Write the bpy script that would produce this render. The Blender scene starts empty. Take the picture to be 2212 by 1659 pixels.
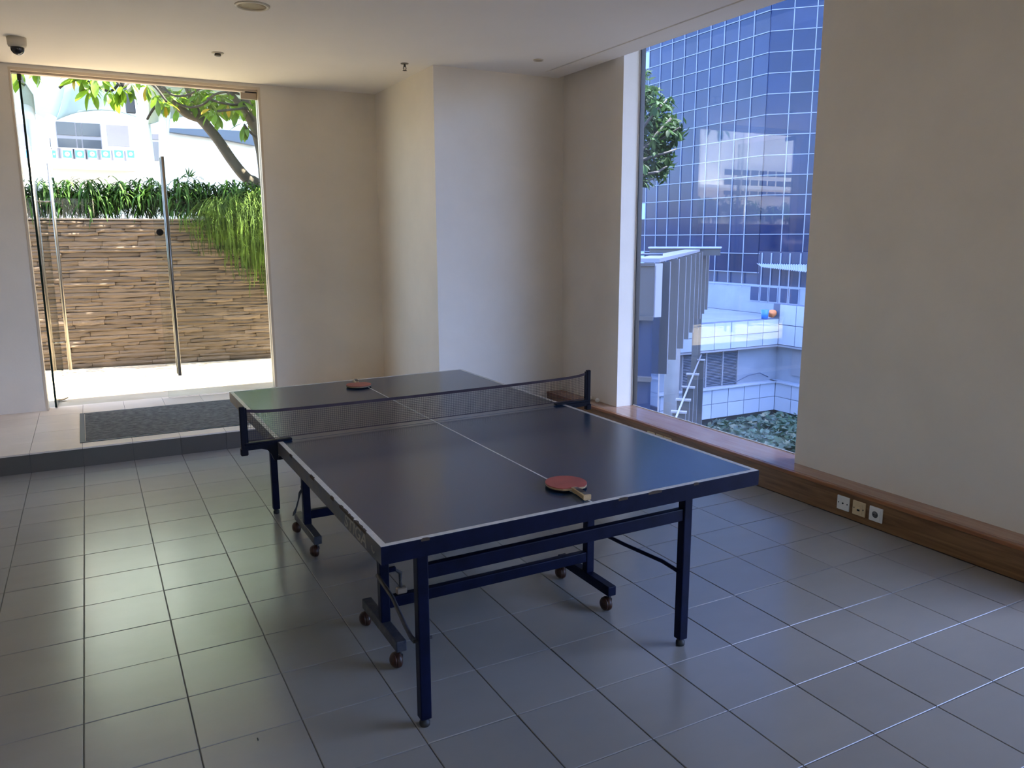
import bpy, bmesh, math, random
from mathutils import Vector, Matrix, Euler

sc = bpy.context.scene
C = sc.collection
random.seed(7)
PI = math.pi

# ------------------------------------------------------------------ camera
IMG_W, IMG_H = 2212, 1659
F_PX = 1691.26
CAM = Vector((0.1532, -6.2360, 1.6514))
YAW, PITCH, ROLL = 0.4918, -0.1837, -0.0036
fw = Vector((math.sin(YAW) * math.cos(PITCH), math.cos(YAW) * math.cos(PITCH), math.sin(PITCH)))
r0 = Vector((math.cos(YAW), -math.sin(YAW), 0))
u0 = r0.cross(fw)
rt = math.cos(ROLL) * r0 + math.sin(ROLL) * u0
up = -math.sin(ROLL) * r0 + math.cos(ROLL) * u0
cd = bpy.data.cameras.new('camera')
cam = bpy.data.objects.new('camera', cd)
C.objects.link(cam)
cd.sensor_fit = 'HORIZONTAL'
cd.sensor_width = 36.0
cd.lens = F_PX / IMG_W * 36.0
cd.clip_start = 0.05
cd.clip_end = 800
m = Matrix((rt, up, -fw)).transposed().to_4x4()
m.translation = CAM
cam.matrix_world = m
sc.camera = cam

# ------------------------------------------------------------------ sky, sun, exposure
SUN_EL, SUN_H = math.radians(63), Vector((0.985, -0.17, 0)).normalized()
SUN_STRENGTH = 30.0
SKY_STRENGTH = 0.9
w = bpy.data.worlds.new('sky')
sc.world = w
w.use_nodes = True
nt = w.node_tree
nt.nodes.clear()
wo = nt.nodes.new('ShaderNodeOutputWorld')
bg = nt.nodes.new('ShaderNodeBackground')
sky = nt.nodes.new('ShaderNodeTexSky')
sky.sky_type = 'NISHITA'
sky.sun_disc = False
sky.sun_elevation = SUN_EL
sky.sun_rotation = math.atan2(SUN_H.x, SUN_H.y)
sky.air_density = 1.0
sky.dust_density = 2.5
sky.ozone_density = 3.0
bg.inputs['Strength'].default_value = SKY_STRENGTH
nt.links.new(sky.outputs[0], bg.inputs[0])
nt.links.new(bg.outputs[0], wo.inputs[0])

sd = bpy.data.lights.new('sun', 'SUN')
sd.energy = SUN_STRENGTH
sd.color = (1.0, 0.91, 0.76)
sd.angle = math.radians(0.6)
sun = bpy.data.objects.new('sun', sd)
C.objects.link(sun)
sdir = (SUN_H * math.cos(SUN_EL) + Vector((0, 0, math.sin(SUN_EL))))
sun.rotation_euler = sdir.to_track_quat('Z', 'Y').to_euler()
sun.location = (0, 0, 30)

vs = sc.view_settings
sc.display_settings.display_device = 'sRGB'
vs.view_transform = 'Standard'
vs.look = 'None'
vs.gamma = 1.0
vs.use_curve_mapping = False
vs.exposure = 1.2

cy = sc.cycles
cy.use_denoising = True
cy.denoiser = 'OPENIMAGEDENOISE'
cy.max_bounces = 14
cy.diffuse_bounces = 7
cy.glossy_bounces = 5
cy.transparent_max_bounces = 24
cy.transmission_bounces = 8
cy.sample_clamp_indirect = 12.0
cy.caustics_reflective = False
cy.caustics_refractive = False


# daylight portals in the openings (they only guide sampling of the sky)
def portal(name, loc, rot, sx, sy):
    d = bpy.data.lights.new(name, 'AREA')
    d.shape = 'RECTANGLE'
    d.size, d.size_y = sx, sy
    d.cycles.is_portal = True
    o = bpy.data.objects.new(name, d)
    C.objects.link(o)
    o.location = loc
    o.rotation_euler = rot
    return o


portal('door_portal', (0.73, 1.93, 1.6), (-PI / 2, 0, 0), 2.03, 2.9)
portal('window_portal', (4.46, -1.68, 1.95), (0, PI / 2, 0), 3.6, 2.0)
portal('rear_portal', (0.0, -9.33, 1.15), (PI / 2, 0, 0), 1.0, 2.3)
portal('window_portal_near', (4.46, -5.9, 1.95), (0, PI / 2, 0), 3.6, 2.6)


def ray(x, y):
    return fw + rt * ((x - IMG_W / 2) / F_PX) - up * ((y - IMG_H / 2) / F_PX)


def on_plane(x, y, axis, val):
    d = ray(x, y)
    return CAM + d * ((val - CAM[axis]) / d[axis])


def at_depth(x, y, d):
    return CAM + ray(x, y) * d


def in_view(p, pad=0):
    d = Vector(p) - CAM
    z = d.dot(fw)
    if z < 0.05:
        return None
    x = IMG_W / 2 + F_PX * d.dot(rt) / z
    y = IMG_H / 2 - F_PX * d.dot(up) / z
    if -pad <= x <= IMG_W + pad and -pad <= y <= IMG_H + pad:
        return (x, y, z)
    return None


# ------------------------------------------------------------------ materials
def N(t, kind, **kw):
    n = t.nodes.new(kind)
    for k, v in kw.items():
        setattr(n, k, v)
    return n


def base_mat(name):
    mt = bpy.data.materials.new(name)
    mt.use_nodes = True
    t = mt.node_tree
    t.nodes.clear()
    out = N(t, 'ShaderNodeOutputMaterial')
    return mt, t, out


def pmat(name, col, rough=0.5, metal=0.0, spec=0.5, var=0.0, vscale=4.0, col2=None, bump=0.0, bscale=40.0,
         rand=0.0, stretch=(1, 1, 1), rvar=0.0, coat=0.0, detail=5.0, trans=0.0):
    """principled with object-space noise mottling towards col2, per-object value shift and fine relief"""
    mt, t, out = base_mat(name)
    p = N(t, 'ShaderNodeBsdfPrincipled')
    p.inputs['Roughness'].default_value = rough
    p.inputs['Metallic'].default_value = metal
    p.inputs['Specular IOR Level'].default_value = spec
    if coat:
        p.inputs['Coat Weight'].default_value = coat
        p.inputs['Coat Roughness'].default_value = 0.15
    c = (*col, 1)
    p.inputs['Base Color'].default_value = c
    tc = N(t, 'ShaderNodeTexCoord')
    mp = N(t, 'ShaderNodeMapping')
    mp.inputs['Scale'].default_value = stretch
    t.links.new(tc.outputs['Object'], mp.inputs['Vector'])
    oi = None
    vec = mp.outputs[0]
    if rand:
        oi = N(t, 'ShaderNodeObjectInfo')
        ad = N(t, 'ShaderNodeVectorMath', operation='ADD')
        sc_ = N(t, 'ShaderNodeVectorMath', operation='SCALE')
        cb = N(t, 'ShaderNodeCombineXYZ')
        for i in range(3):
            t.links.new(oi.outputs['Random'], cb.inputs[i])
        t.links.new(cb.outputs[0], sc_.inputs[0])
        sc_.inputs['Scale'].default_value = 37.0
        t.links.new(mp.outputs[0], ad.inputs[0])
        t.links.new(sc_.outputs[0], ad.inputs[1])
        vec = ad.outputs[0]
    colsock = None
    if var or col2:
        nz = N(t, 'ShaderNodeTexNoise')
        nz.inputs['Scale'].default_value = vscale
        nz.inputs['Detail'].default_value = detail
        nz.inputs['Roughness'].default_value = 0.6
        t.links.new(vec, nz.inputs['Vector'])
        rp = N(t, 'ShaderNodeValToRGB')
        rp.color_ramp.elements[0].position = 0.32
        rp.color_ramp.elements[1].position = 0.68
        rp.color_ramp.elements[0].color = (*(col2 if col2 else [x * (1 - var) for x in col]), 1)
        rp.color_ramp.elements[1].color = (*[min(1, x * (1 + var)) for x in col], 1)
        t.links.new(nz.outputs['Fac'], rp.inputs[0])
        colsock = rp.outputs[0]
        if rvar:
            mr = N(t, 'ShaderNodeMapRange')
            mr.inputs['To Min'].default_value = max(0, rough - rvar)
            mr.inputs['To Max'].default_value = rough + rvar
            t.links.new(nz.outputs['Fac'], mr.inputs['Value'])
            t.links.new(mr.outputs[0], p.inputs['Roughness'])
    if rand:
        hs = N(t, 'ShaderNodeHueSaturation')
        mr = N(t, 'ShaderNodeMapRange')
        mr.inputs['To Min'].default_value = 1 - rand
        mr.inputs['To Max'].default_value = 1 + rand
        t.links.new(oi.outputs['Random'], mr.inputs['Value'])
        t.links.new(mr.outputs[0], hs.inputs['Value'])
        if colsock:
            t.links.new(colsock, hs.inputs['Color'])
        else:
            hs.inputs['Color'].default_value = c
        colsock = hs.outputs[0]
    if colsock:
        t.links.new(colsock, p.inputs['Base Color'])
    if bump:
        nb = N(t, 'ShaderNodeTexNoise')
        nb.inputs['Scale'].default_value = bscale
        nb.inputs['Detail'].default_value = 4
        t.links.new(vec, nb.inputs['Vector'])
        bp = N(t, 'ShaderNodeBump')
        bp.inputs['Strength'].default_value = bump
        bp.inputs['Distance'].default_value = 0.01
        t.links.new(nb.outputs['Fac'], bp.inputs['Height'])
        t.links.new(bp.outputs[0], p.inputs['Normal'])
    sh = p.outputs[0]
    if trans:
        tr = N(t, 'ShaderNodeBsdfTranslucent')
        if colsock:
            t.links.new(colsock, tr.inputs['Color'])
        else:
            tr.inputs['Color'].default_value = c
        mx = N(t, 'ShaderNodeMixShader')
        mx.inputs[0].default_value = trans
        t.links.new(p.outputs[0], mx.inputs[1])
        t.links.new(tr.outputs[0], mx.inputs[2])
        sh = mx.outputs[0]
    t.links.new(sh, out.inputs[0])
    return mt


def glass_mat(name, tint, refl=1.0):
    """clear pane: lets light straight through, mirrors by Schlick's law from both sides"""
    mt, t, out = base_mat(name)
    lw = N(t, 'ShaderNodeLayerWeight')
    lw.inputs['Blend'].default_value = 0.5
    pw = N(t, 'ShaderNodeMath', operation='POWER')
    pw.inputs[1].default_value = 5.0
    t.links.new(lw.outputs['Facing'], pw.inputs[0])
    ma = N(t, 'ShaderNodeMath', operation='MULTIPLY_ADD')
    ma.inputs[1].default_value = 0.96 * refl
    ma.inputs[2].default_value = 0.04 * refl
    t.links.new(pw.outputs[0], ma.inputs[0])
    tr = N(t, 'ShaderNodeBsdfTransparent')
    tr.inputs[0].default_value = (*tint, 1)
    gl = N(t, 'ShaderNodeBsdfGlossy')
    gl.inputs['Roughness'].default_value = 0.0
    mx = N(t, 'ShaderNodeMixShader')
    t.links.new(ma.outputs[0], mx.inputs[0])
    t.links.new(tr.outputs[0], mx.inputs[1])
    t.links.new(gl.outputs[0], mx.inputs[2])
    t.links.new(mx.outputs[0], out.inputs[0])
    return mt


def wood_mat(name, dark, light, rough=0.3, spec=0.5):
    mt, t, out = base_mat(name)
    p = N(t, 'ShaderNodeBsdfPrincipled')
    p.inputs['Roughness'].default_value = rough
    p.inputs['Specular IOR Level'].default_value = spec
    tc = N(t, 'ShaderNodeTexCoord')
    mp = N(t, 'ShaderNodeMapping')
    mp.inputs['Scale'].default_value = (14, 0.9, 14)
    t.links.new(tc.outputs['Object'], mp.inputs['Vector'])
    nz = N(t, 'ShaderNodeTexNoise')
    nz.inputs['Scale'].default_value = 2.4
    nz.inputs['Detail'].default_value = 8
    nz.inputs['Distortion'].default_value = 0.8
    t.links.new(mp.outputs[0], nz.inputs['Vector'])
    rp = N(t, 'ShaderNodeValToRGB')
    rp.color_ramp.elements[0].position = 0.3
    rp.color_ramp.elements[1].position = 0.7
    rp.color_ramp.elements[0].color = (*dark, 1)
    rp.color_ramp.elements[1].color = (*light, 1)
    t.links.new(nz.outputs['Fac'], rp.inputs[0])
    t.links.new(rp.outputs[0], p.inputs['Base Color'])
    bp = N(t, 'ShaderNodeBump')
    bp.inputs['Strength'].default_value = 0.08
    t.links.new(nz.outputs['Fac'], bp.inputs['Height'])
    t.links.new(bp.outputs[0], p.inputs['Normal'])
    t.links.new(p.outputs[0], out.inputs[0])
    return mt


M = {}
M['wall'] = pmat('wall_paint', (0.76, 0.70, 0.62), 0.75, spec=0.3, var=0.05, vscale=1.3, bump=0.05, bscale=60)
M['ceiling'] = pmat('ceiling_paint', (0.86, 0.82, 0.77), 0.85, spec=0.2, var=0.02, vscale=0.8)
M['tile'] = pmat('floor_tile_glaze', (0.285, 0.275, 0.255), 0.23, spec=0.7, var=0.03, vscale=2.2, rand=0.04,
                 stretch=(1, 2.2, 1))
M['grout'] = pmat('grout', (0.045, 0.04, 0.038), 0.6, var=0.2, vscale=8)
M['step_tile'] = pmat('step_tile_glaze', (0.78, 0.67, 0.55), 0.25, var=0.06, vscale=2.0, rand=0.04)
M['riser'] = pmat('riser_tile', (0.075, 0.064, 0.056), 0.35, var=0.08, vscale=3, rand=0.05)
M['wood'] = wood_mat('bench_wood', (0.13, 0.060, 0.022), (0.27, 0.140, 0.060), 0.32)
M['wood_top'] = wood_mat('bench_top_wood', (0.33, 0.175, 0.105), (0.46, 0.275, 0.18), 0.12, 1.0)
M['wood_edge'] = wood_mat('bench_edge_wood', (0.22, 0.08, 0.03), (0.36, 0.15, 0.06), 0.3)
M['frame'] = pmat('door_frame_paint', (0.62, 0.52, 0.40), 0.5, var=0.05)
M['dark_metal'] = pmat('dark_metal', (0.03, 0.028, 0.028), 0.4, metal=0.6)
M['steel'] = pmat('brushed_steel', (0.20, 0.18, 0.155), 0.28, metal=1.0)
M['fitting'] = pmat('fitting_metal', (0.42, 0.34, 0.26), 0.4, metal=0.7)
M['door_glass'] = glass_mat('door_glass', (0.965, 0.985, 0.97))
M['window_glass'] = glass_mat('window_glass', (0.80, 0.855, 1.0), 1.0)
M['glass_edge'] = pmat('glass_edge', (0.004, 0.013, 0.010), 0.5, spec=0.15)
M['mat_pile'] = pmat('mat_pile', (0.140, 0.132, 0.118), 0.95, spec=0.1, var=0.35, vscale=22, bump=0.6, bscale=160)
M['mat_edge'] = pmat('mat_rubber', (0.035, 0.037, 0.042), 0.5)
M['table_top'] = pmat('table_paint', (0.018, 0.048, 0.110), 0.20, spec=1.0, var=0.16, vscale=3.5,
                      stretch=(1, 0.6, 1))
M['table_line'] = pmat('table_line', (0.62, 0.62, 0.60), 0.45, var=0.10, vscale=30)
M['table_edge'] = pmat('table_edge_paint', (0.030, 0.040, 0.075), 0.5, var=0.3, vscale=14, col2=(0.09, 0.085, 0.08))
M['table_end_shaded'] = pmat('table_end_shaded_paint', (0.003, 0.005, 0.022), 0.5, spec=0.12, var=0.25, vscale=18)  # near-black colour carries the shade on rim faces turned from the daylight
M['leg'] = pmat('leg_paint', (0.0025, 0.0045, 0.022), 0.45, spec=0.14, var=0.3, vscale=16)
M['leg_worn'] = pmat('worn_leg_paint', (0.016, 0.020, 0.036), 0.5, spec=0.3, var=0.3, vscale=22, col2=(0.07, 0.07, 0.075))
M['rubber'] = pmat('black_rubber', (0.012, 0.012, 0.013), 0.6)
M['caster'] = pmat('caster_plastic', (0.040, 0.015, 0.009), 0.4, spec=0.35, var=0.4, vscale=25)
M['net'] = pmat('net_cord', (0.025, 0.022, 0.045), 0.8)
M['net_tape'] = pmat('net_tape', (0.045, 0.030, 0.045), 0.8, var=0.2, vscale=10)
M['net_tape_side'] = pmat('net_tape_faded', (0.30, 0.27, 0.22), 0.8)
M['clamp'] = pmat('clamp_plastic', (0.004, 0.005, 0.014), 0.5, spec=0.15)
M['paddle_red'] = pmat('paddle_rubber', (0.36, 0.075, 0.060), 0.5, var=0.15, vscale=14)
M['paddle_wood'] = pmat('paddle_wood', (0.42, 0.30, 0.17), 0.5, var=0.2, vscale=8, stretch=(6, 1, 6))
M['paddle_dark'] = pmat('paddle_sponge', (0.015, 0.012, 0.015), 0.7)
M['paddle_grip'] = pmat('paddle_grip_print', (0.10, 0.10, 0.11), 0.4, var=0.3, vscale=30)
M['ball'] = pmat('ball_plastic', (0.78, 0.75, 0.70), 0.4)
M['socket_white'] = pmat('socket_white', (0.74, 0.72, 0.68), 0.35, var=0.04)
M['socket_cream'] = pmat('socket_cream', (0.66, 0.50, 0.29), 0.4, var=0.06)
M['socket_well'] = pmat('socket_well', (0.13, 0.12, 0.11), 0.5)
M['black'] = pmat('black_hole', (0.008, 0.008, 0.008), 0.7)
M['lettering'] = pmat('worn_lettering', (0.26, 0.25, 0.22), 0.6, var=0.3, vscale=40)
M['chip'] = pmat('bare_particle_board', (0.055, 0.038, 0.025), 0.9)
M['dome'] = pmat('smoked_dome', (0.012, 0.012, 0.016), 0.08)
M['cream_plastic'] = pmat('cream_plastic', (0.58, 0.52, 0.42), 0.5)
M['lamp_ring'] = pmat('lamp_ring', (0.62, 0.55, 0.42), 0.35)
M['lamp_glass'] = pmat('lamp_glass', (0.36, 0.29, 0.18), 0.4)
M['brass'] = pmat('sprinkler_metal', (0.08, 0.07, 0.06), 0.4, metal=0.8)
M['paving'] = pmat('sunlit_paving', (0.37, 0.325, 0.25), 0.8, var=0.10, vscale=1.6, col2=(0.30, 0.245, 0.165))
M['stone'] = pmat('ledge_stone', (0.122, 0.094, 0.068), 0.85, spec=0.2, var=0.2, vscale=5, rand=0.26,
                  col2=(0.084, 0.064, 0.047), stretch=(0.6, 1, 3), bump=0.5, bscale=14)
M['coping'] = pmat('coping_stone', (0.20, 0.17, 0.14), 0.8, var=0.1)
M['mortar'] = pmat('wall_core', (0.035, 0.028, 0.022), 0.95)
M['hedge'] = pmat('hedge_leaf', (0.036, 0.084, 0.012), 0.6, var=0.5, vscale=7, col2=(0.009, 0.028, 0.007), trans=0.2, spec=0.12)
M['hedge_stem'] = pmat('hedge_stem', (0.05, 0.035, 0.02), 0.9)
M['fern'] = pmat('fern_strand', (0.058, 0.096, 0.013), 0.7, spec=0.1, var=0.6, vscale=5, col2=(0.020, 0.042, 0.010), trans=0.2)
M['leaf'] = pmat('tree_leaf', (0.110, 0.205, 0.014), 0.4, var=0.3, vscale=4, rand=0.35, trans=0.5)
M['leaf_old'] = pmat('tree_leaf_yellow', (0.32, 0.23, 0.010), 0.45, var=0.2, vscale=5, rand=0.2, trans=0.45)
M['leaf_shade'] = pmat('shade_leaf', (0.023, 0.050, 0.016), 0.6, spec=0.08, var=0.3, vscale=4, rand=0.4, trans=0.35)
M['bark'] = pmat('tree_bark', (0.085, 0.070, 0.052), 0.9, var=0.25, vscale=9, bump=0.5, bscale=26)
M['bark_dark'] = pmat('dark_bark', (0.028, 0.024, 0.018), 0.9, var=0.3, vscale=9)
M['white_wall'] = pmat('white_render', (0.80, 0.78, 0.74), 0.8, var=0.03, vscale=0.6)
M['fabric'] = pmat('membrane_fabric', (0.40, 0.50, 0.455), 0.7, var=0.06, vscale=0.3, trans=0.3)
M['fabric_bright'] = pmat('bright_membrane_fabric', (0.78, 0.84, 0.80), 0.7, var=0.04, vscale=0.5, trans=0.5)  # brighter copy of the same canopy membrane, to strengthen the glow on the floor
M['white_pole'] = pmat('white_pole', (0.82, 0.82, 0.80), 0.4)
M['grey_glass'] = pmat('dim_window_glass', (0.045, 0.048, 0.052), 0.15)
M['grey_frame'] = pmat('grey_window_frame', (0.22, 0.20, 0.19), 0.5)
M['pink_panel'] = pmat('pale_pink_panel', (0.27, 0.225, 0.215), 0.6, var=0.05, vscale=0.8)
M['dark_panel'] = pmat('dark_screen', (0.025, 0.027, 0.03), 0.4)
M['blue_shade'] = pmat('blue_canopy_shade', (0.070, 0.095, 0.135), 0.5, var=0.2, vscale=0.4, stretch=(0.2, 1, 4))  # shade under the canopy put in as a dark blue colour
M['poster_blue'] = pmat('poster_blue', (0.10, 0.36, 0.60), 0.6)
M['poster_white'] = pmat('poster_white', (0.75, 0.78, 0.80), 0.6)
M['poster_red'] = pmat('poster_red', (0.45, 0.16, 0.12), 0.6)
M['rail_metal'] = pmat('rail_metal', (0.50, 0.46, 0.40), 0.5)
M['tower_pane'] = pmat('tower_pane', (0.008, 0.020, 0.060), 0.05, spec=0.36, rand=0.22, var=0.12, vscale=0.5)
M['tower_pane_sky'] = pmat('sky_tower_pane', (0.40, 0.62, 0.92), 0.3)  # pale blue stands in for sky mirrored in a few panes
M['mullion'] = pmat('tower_mullion', (0.26, 0.29, 0.36), 0.4)
M['tower_body'] = pmat('tower_body', (0.03, 0.05, 0.10), 0.15, spec=0.8)
M['panel'] = pmat('white_cladding', (0.40, 0.435, 0.50), 0.35, rand=0.05, var=0.03, vscale=0.7)
M['panel_joint'] = pmat('cladding_joint', (0.10, 0.12, 0.17), 0.8)
M['grey_clad'] = pmat('grey_cladding', (0.075, 0.073, 0.073), 0.5, rand=0.06, var=0.05, vscale=1.0)
M['grey_light'] = pmat('pale_cladding_edge', (0.27, 0.27, 0.29), 0.5)
M['bay_glass'] = pmat('bay_glass', (0.018, 0.036, 0.085), 0.05, spec=0.8)
M['concrete'] = pmat('column_concrete', (0.15, 0.15, 0.15), 0.8, var=0.1, vscale=2)
M['court'] = pmat('court_ground', (0.035, 0.036, 0.04), 0.8, var=0.2, vscale=0.5)
M['louvre'] = pmat('louvre_metal', (0.22, 0.23, 0.26), 0.5)
M['court_wall'] = pmat('court_wall', (0.28, 0.30, 0.34), 0.7, var=0.08, vscale=0.8)
M['shrub'] = pmat('shrub_leaf', (0.034, 0.068, 0.034), 0.4, var=0.4, vscale=1.2, col2=(0.014, 0.030, 0.017), trans=0.2)
M['corrugated'] = pmat('corrugated_sheet', (0.40, 0.43, 0.48), 0.4)
M['bucket_blue'] = pmat('bucket_blue', (0.05, 0.20, 0.60), 0.4)
M['orange'] = pmat('orange_cloth', (0.65, 0.20, 0.06), 0.7)
M['silicone'] = pmat('silicone_bead', (0.75, 0.74, 0.72), 0.5)
M['bounce_grey'] = pmat('bounce_slab_grey', (0.085, 0.082, 0.076), 0.9, var=0.1)  # for the slab added under the window to bounce light
M['roof'] = pmat('roof_slab', (0.45, 0.43, 0.40), 0.85)


# ------------------------------------------------------------------ mesh helpers
class MB:
    def __init__(self):
        self.bm = bmesh.new()

    def box(self, x0, x1, y0, y1, z0, z1, mi=0):
        v = [self.bm.verts.new(p) for p in ((x0, y0, z0), (x1, y0, z0), (x1, y1, z0), (x0, y1, z0),
                                            (x0, y0, z1), (x1, y0, z1), (x1, y1, z1), (x0, y1, z1))]
        for f in ((0, 3, 2, 1), (4, 5, 6, 7), (0, 1, 5, 4), (1, 2, 6, 5), (2, 3, 7, 6), (3, 0, 4, 7)):
            self.bm.faces.new([v[i] for i in f]).material_index = mi
        return self

    def obox(self, c, ax, ay, az, hx, hy, hz, mi=0):
        c = Vector(c)
        ax, ay, az = Vector(ax).normalized() * hx, Vector(ay).normalized() * hy, Vector(az).normalized() * hz
        v = [self.bm.verts.new(c + sx * ax + sy * ay + sz * az) for sz in (-1, 1) for sx, sy in
             ((-1, -1), (1, -1), (1, 1), (-1, 1))]
        for f in ((0, 3, 2, 1), (4, 5, 6, 7), (0, 1, 5, 4), (1, 2, 6, 5), (2, 3, 7, 6), (3, 0, 4, 7)):
            self.bm.faces.new([v[i] for i in f]).material_index = mi
        return self

    def tube(self, pts, rad, n=10, mi=0, caps=True, smooth=True):
        pts = [Vector(p) for p in pts]
        if not hasattr(rad, '__len__'):
            rad = [rad] * len(pts)
        rings = []
        prev = None
        for i, p in enumerate(pts):
            d = (pts[min(i + 1, len(pts) - 1)] - pts[max(i - 1, 0)]).normalized()
            if prev is None:
                a = d.orthogonal().normalized()
            else:
                a = (prev - d * prev.dot(d)).normalized()
            prev = a
            b = d.cross(a)
            rings.append([self.bm.verts.new(p + rad[i] * (math.cos(t * 2 * PI / n) * a + math.sin(t * 2 * PI / n) * b))
                          for t in range(n)])
        for i in range(len(rings) - 1):
            for k in range(n):
                f = self.bm.faces.new((rings[i][k], rings[i][(k + 1) % n], rings[i + 1][(k + 1) % n], rings[i + 1][k]))
                f.material_index = mi
                f.smooth = smooth
        if caps:
            self.bm.faces.new(rings[0][::-1]).material_index = mi
            self.bm.faces.new(rings[-1]).material_index = mi
        return self

    def lathe(self, prof, c=(0, 0, 0), n=24, axis='Z', mi=0, smooth=True):
        """profile of (radius, height); closed at both ends when the radius is 0"""
        c = Vector(c)

        def P(r, h, t):
            a, b = r * math.cos(t), r * math.sin(t)
            if axis == 'Z':
                return c + Vector((a, b, h))
            if axis == 'X':
                return c + Vector((h, a, b))
            return c + Vector((b, h, a))
        rings = []
        for r, h in prof:
            if r < 1e-6:
                rings.append([self.bm.verts.new(P(0, h, 0))])
            else:
                rings.append([self.bm.verts.new(P(r, h, 2 * PI * k / n)) for k in range(n)])
        for i in range(len(rings) - 1):
            A, B = rings[i], rings[i + 1]
            for k in range(n):
                k2 = (k + 1) % n
                if len(A) == 1 and len(B) == 1:
                    continue
                if len(A) == 1:
                    f = (A[0], B[k2], B[k])
                elif len(B) == 1:
                    f = (A[k], A[k2], B[0])
                else:
                    f = (A[k], A[k2], B[k2], B[k])
                try:
                    ff = self.bm.faces.new(f)
                    ff.smooth = smooth
                    ff.material_index = mi
                except ValueError:
                    pass
        return self

    def prism(self, pts, z0, z1, mi=0, side_mi=None):
        a = [self.bm.verts.new((x, y, z0)) for x, y in pts]
        b = [self.bm.verts.new((x, y, z1)) for x, y in pts]
        self.bm.faces.new(a[::-1]).material_index = mi
        self.bm.faces.new(b).material_index = mi
        n = len(pts)
        for i in range(n):
            self.bm.faces.new((a[i], a[(i + 1) % n], b[(i + 1) % n], b[i])).material_index = mi if side_mi is None else side_mi
        return self

    def face(self, pts, mi=0):
        self.bm.faces.new([self.bm.verts.new(p) for p in pts]).material_index = mi
        return self

    def bevel(self, w, seg=2):
        bmesh.ops.bevel(self.bm, geom=[e for e in self.bm.edges], offset=w, segments=seg, affect='EDGES', profile=0.5)
        return self

    def build(self, name, mat, parent=None, loc=None, rz=None, fix=None):
        bmesh.ops.recalc_face_normals(self.bm, faces=self.bm.faces[:])
        if fix:
            for v in self.bm.verts:
                v.co = fix(v.co)
        me = bpy.data.meshes.new(name)
        self.bm.to_mesh(me)
        self.bm.free()
        for mm in (mat if isinstance(mat, (list, tuple)) else [mat]):
            me.materials.append(M[mm] if isinstance(mm, str) else mm)
        o = bpy.data.objects.new(name, me)
        C.objects.link(o)
        if parent is not None:
            o.parent = parent
        if loc is not None:
            o.location = loc
        if rz is not None:
            o.rotation_euler = (0, 0, rz)
        return o


def raw_mesh(name, verts, faces, mat, parent=None, smooth=False):
    me = bpy.data.meshes.new(name)
    me.from_pydata(verts, [], faces)
    me.materials.append(M[mat])
    if smooth:
        for p in me.polygons:
            p.use_smooth = True
    o = bpy.data.objects.new(name, me)
    C.objects.link(o)
    if parent is not None:
        o.parent = parent
    return o


def tag(o, label=None, cat=None, group=None, kind=None):
    if label:
        o['label'] = label
    if cat:
        o['category'] = cat
    if group:
        o['group'] = group
    if kind:
        o['kind'] = kind
    return o


def thing(name, label, cat, loc=(0, 0, 0), rz=0, group=None, kind=None):
    o = bpy.data.objects.new(name, None)
    o.empty_display_size = 0.1
    C.objects.link(o)
    o.location = loc
    o.rotation_euler = (0, 0, rz)
    return tag(o, label, cat, group, kind)


def struct(o, label):
    o['kind'] = 'structure'
    o['label'] = label
    return o


def copy_part(o, parent, mat=None):
    c = o.copy()
    C.objects.link(c)
    c.parent = parent
    return c


# ================================================================== THE ROOM
CEIL = 3.10
XW = 4.19          # face of the right wall and pier
XG = 4.37          # window glass
XB = 4.015         # bench front
YD = 1.80          # inside face of the door wall
YS = 0.205         # front of the step
ZS = 0.145         # top of the step
ZB = 0.175         # top of the bench
T = 0.3365         # tile pitch
TOP = 4.2
XL, YR = -2.8, -9.2

# floor slab with its tiles
floor = struct(MB().box(XL, 4.5, YR, 1.92, -0.2, -0.004).build('floor', 'grout'),
               'tiled floor of square mottled grey glossy tiles with dark joints')
tile_bm = MB()
h, ch = T / 2 - 0.0016, 0.0018
v = []
for (s, z) in ((h, -0.008), (h, -ch), (h - ch, 0.0)):
    v.append([tile_bm.bm.verts.new((sx * s, sy * s, z)) for sx, sy in ((-1, -1), (1, -1), (1, 1), (-1, 1))])
tile_bm.bm.faces.new(v[2])
for a, b in ((0, 1), (1, 2)):
    for k in range(4):
        tile_bm.bm.faces.new((v[a][k], v[a][(k + 1) % 4], v[b][(k + 1) % 4], v[b][k]))
tile0 = tile_bm.build('tile', 'tile', floor)
cells = []
for c in range(-9, 13):
    for r in range(-1, 28):
        cx, cyy = (c + 0.5) * T, -(r + 0.5) * T + 0.0
        x0, x1, y0, y1 = c * T, (c + 1) * T, -(r + 1) * T, -r * T
        if x0 >= XB or y0 >= YS:
            continue
        seen = None
        for px in (x0, cx, x1):
            for py in (y0, cyy, y1):
                q = in_view((px, py, 0), 4)
                if q and (seen is None or q[2] < seen):
                    seen = q[2]
        cells.append((seen, c, r, cx, cyy))
vis = sorted([k for k in cells if k[0] is not None])
rest = [k for k in cells if k[0] is None] + vis[300:]
first = True
for k in vis[:300]:
    o = tile0 if first else copy_part(tile0, floor)
    first = False
    sx = sy = 1.0
    cx, cyy = k[3], k[4]
    if k[2] == -1:                       # cut row against the step
        y1 = YS
        sy = (y1 - 0.001) / T
        cyy = (y1) / 2
    if (k[1] + 1) * T > XB:
        sx = (XB - k[1] * T) / T
        cx = (k[1] * T + XB) / 2
    o.location = (cx, cyy, random.uniform(-0.0005, 0.0003))
    o.rotation_euler = (random.gauss(0, 0.0012), random.gauss(0, 0.0012), random.choice((0, PI)))
    o.scale = (sx, sy, 1)
rb = MB()
for k in rest:
    rb.box(k[3] - h, min(k[3] + h, XB), k[4] - h, min(k[4] + h, YS), -0.008, 0.0)
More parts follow.
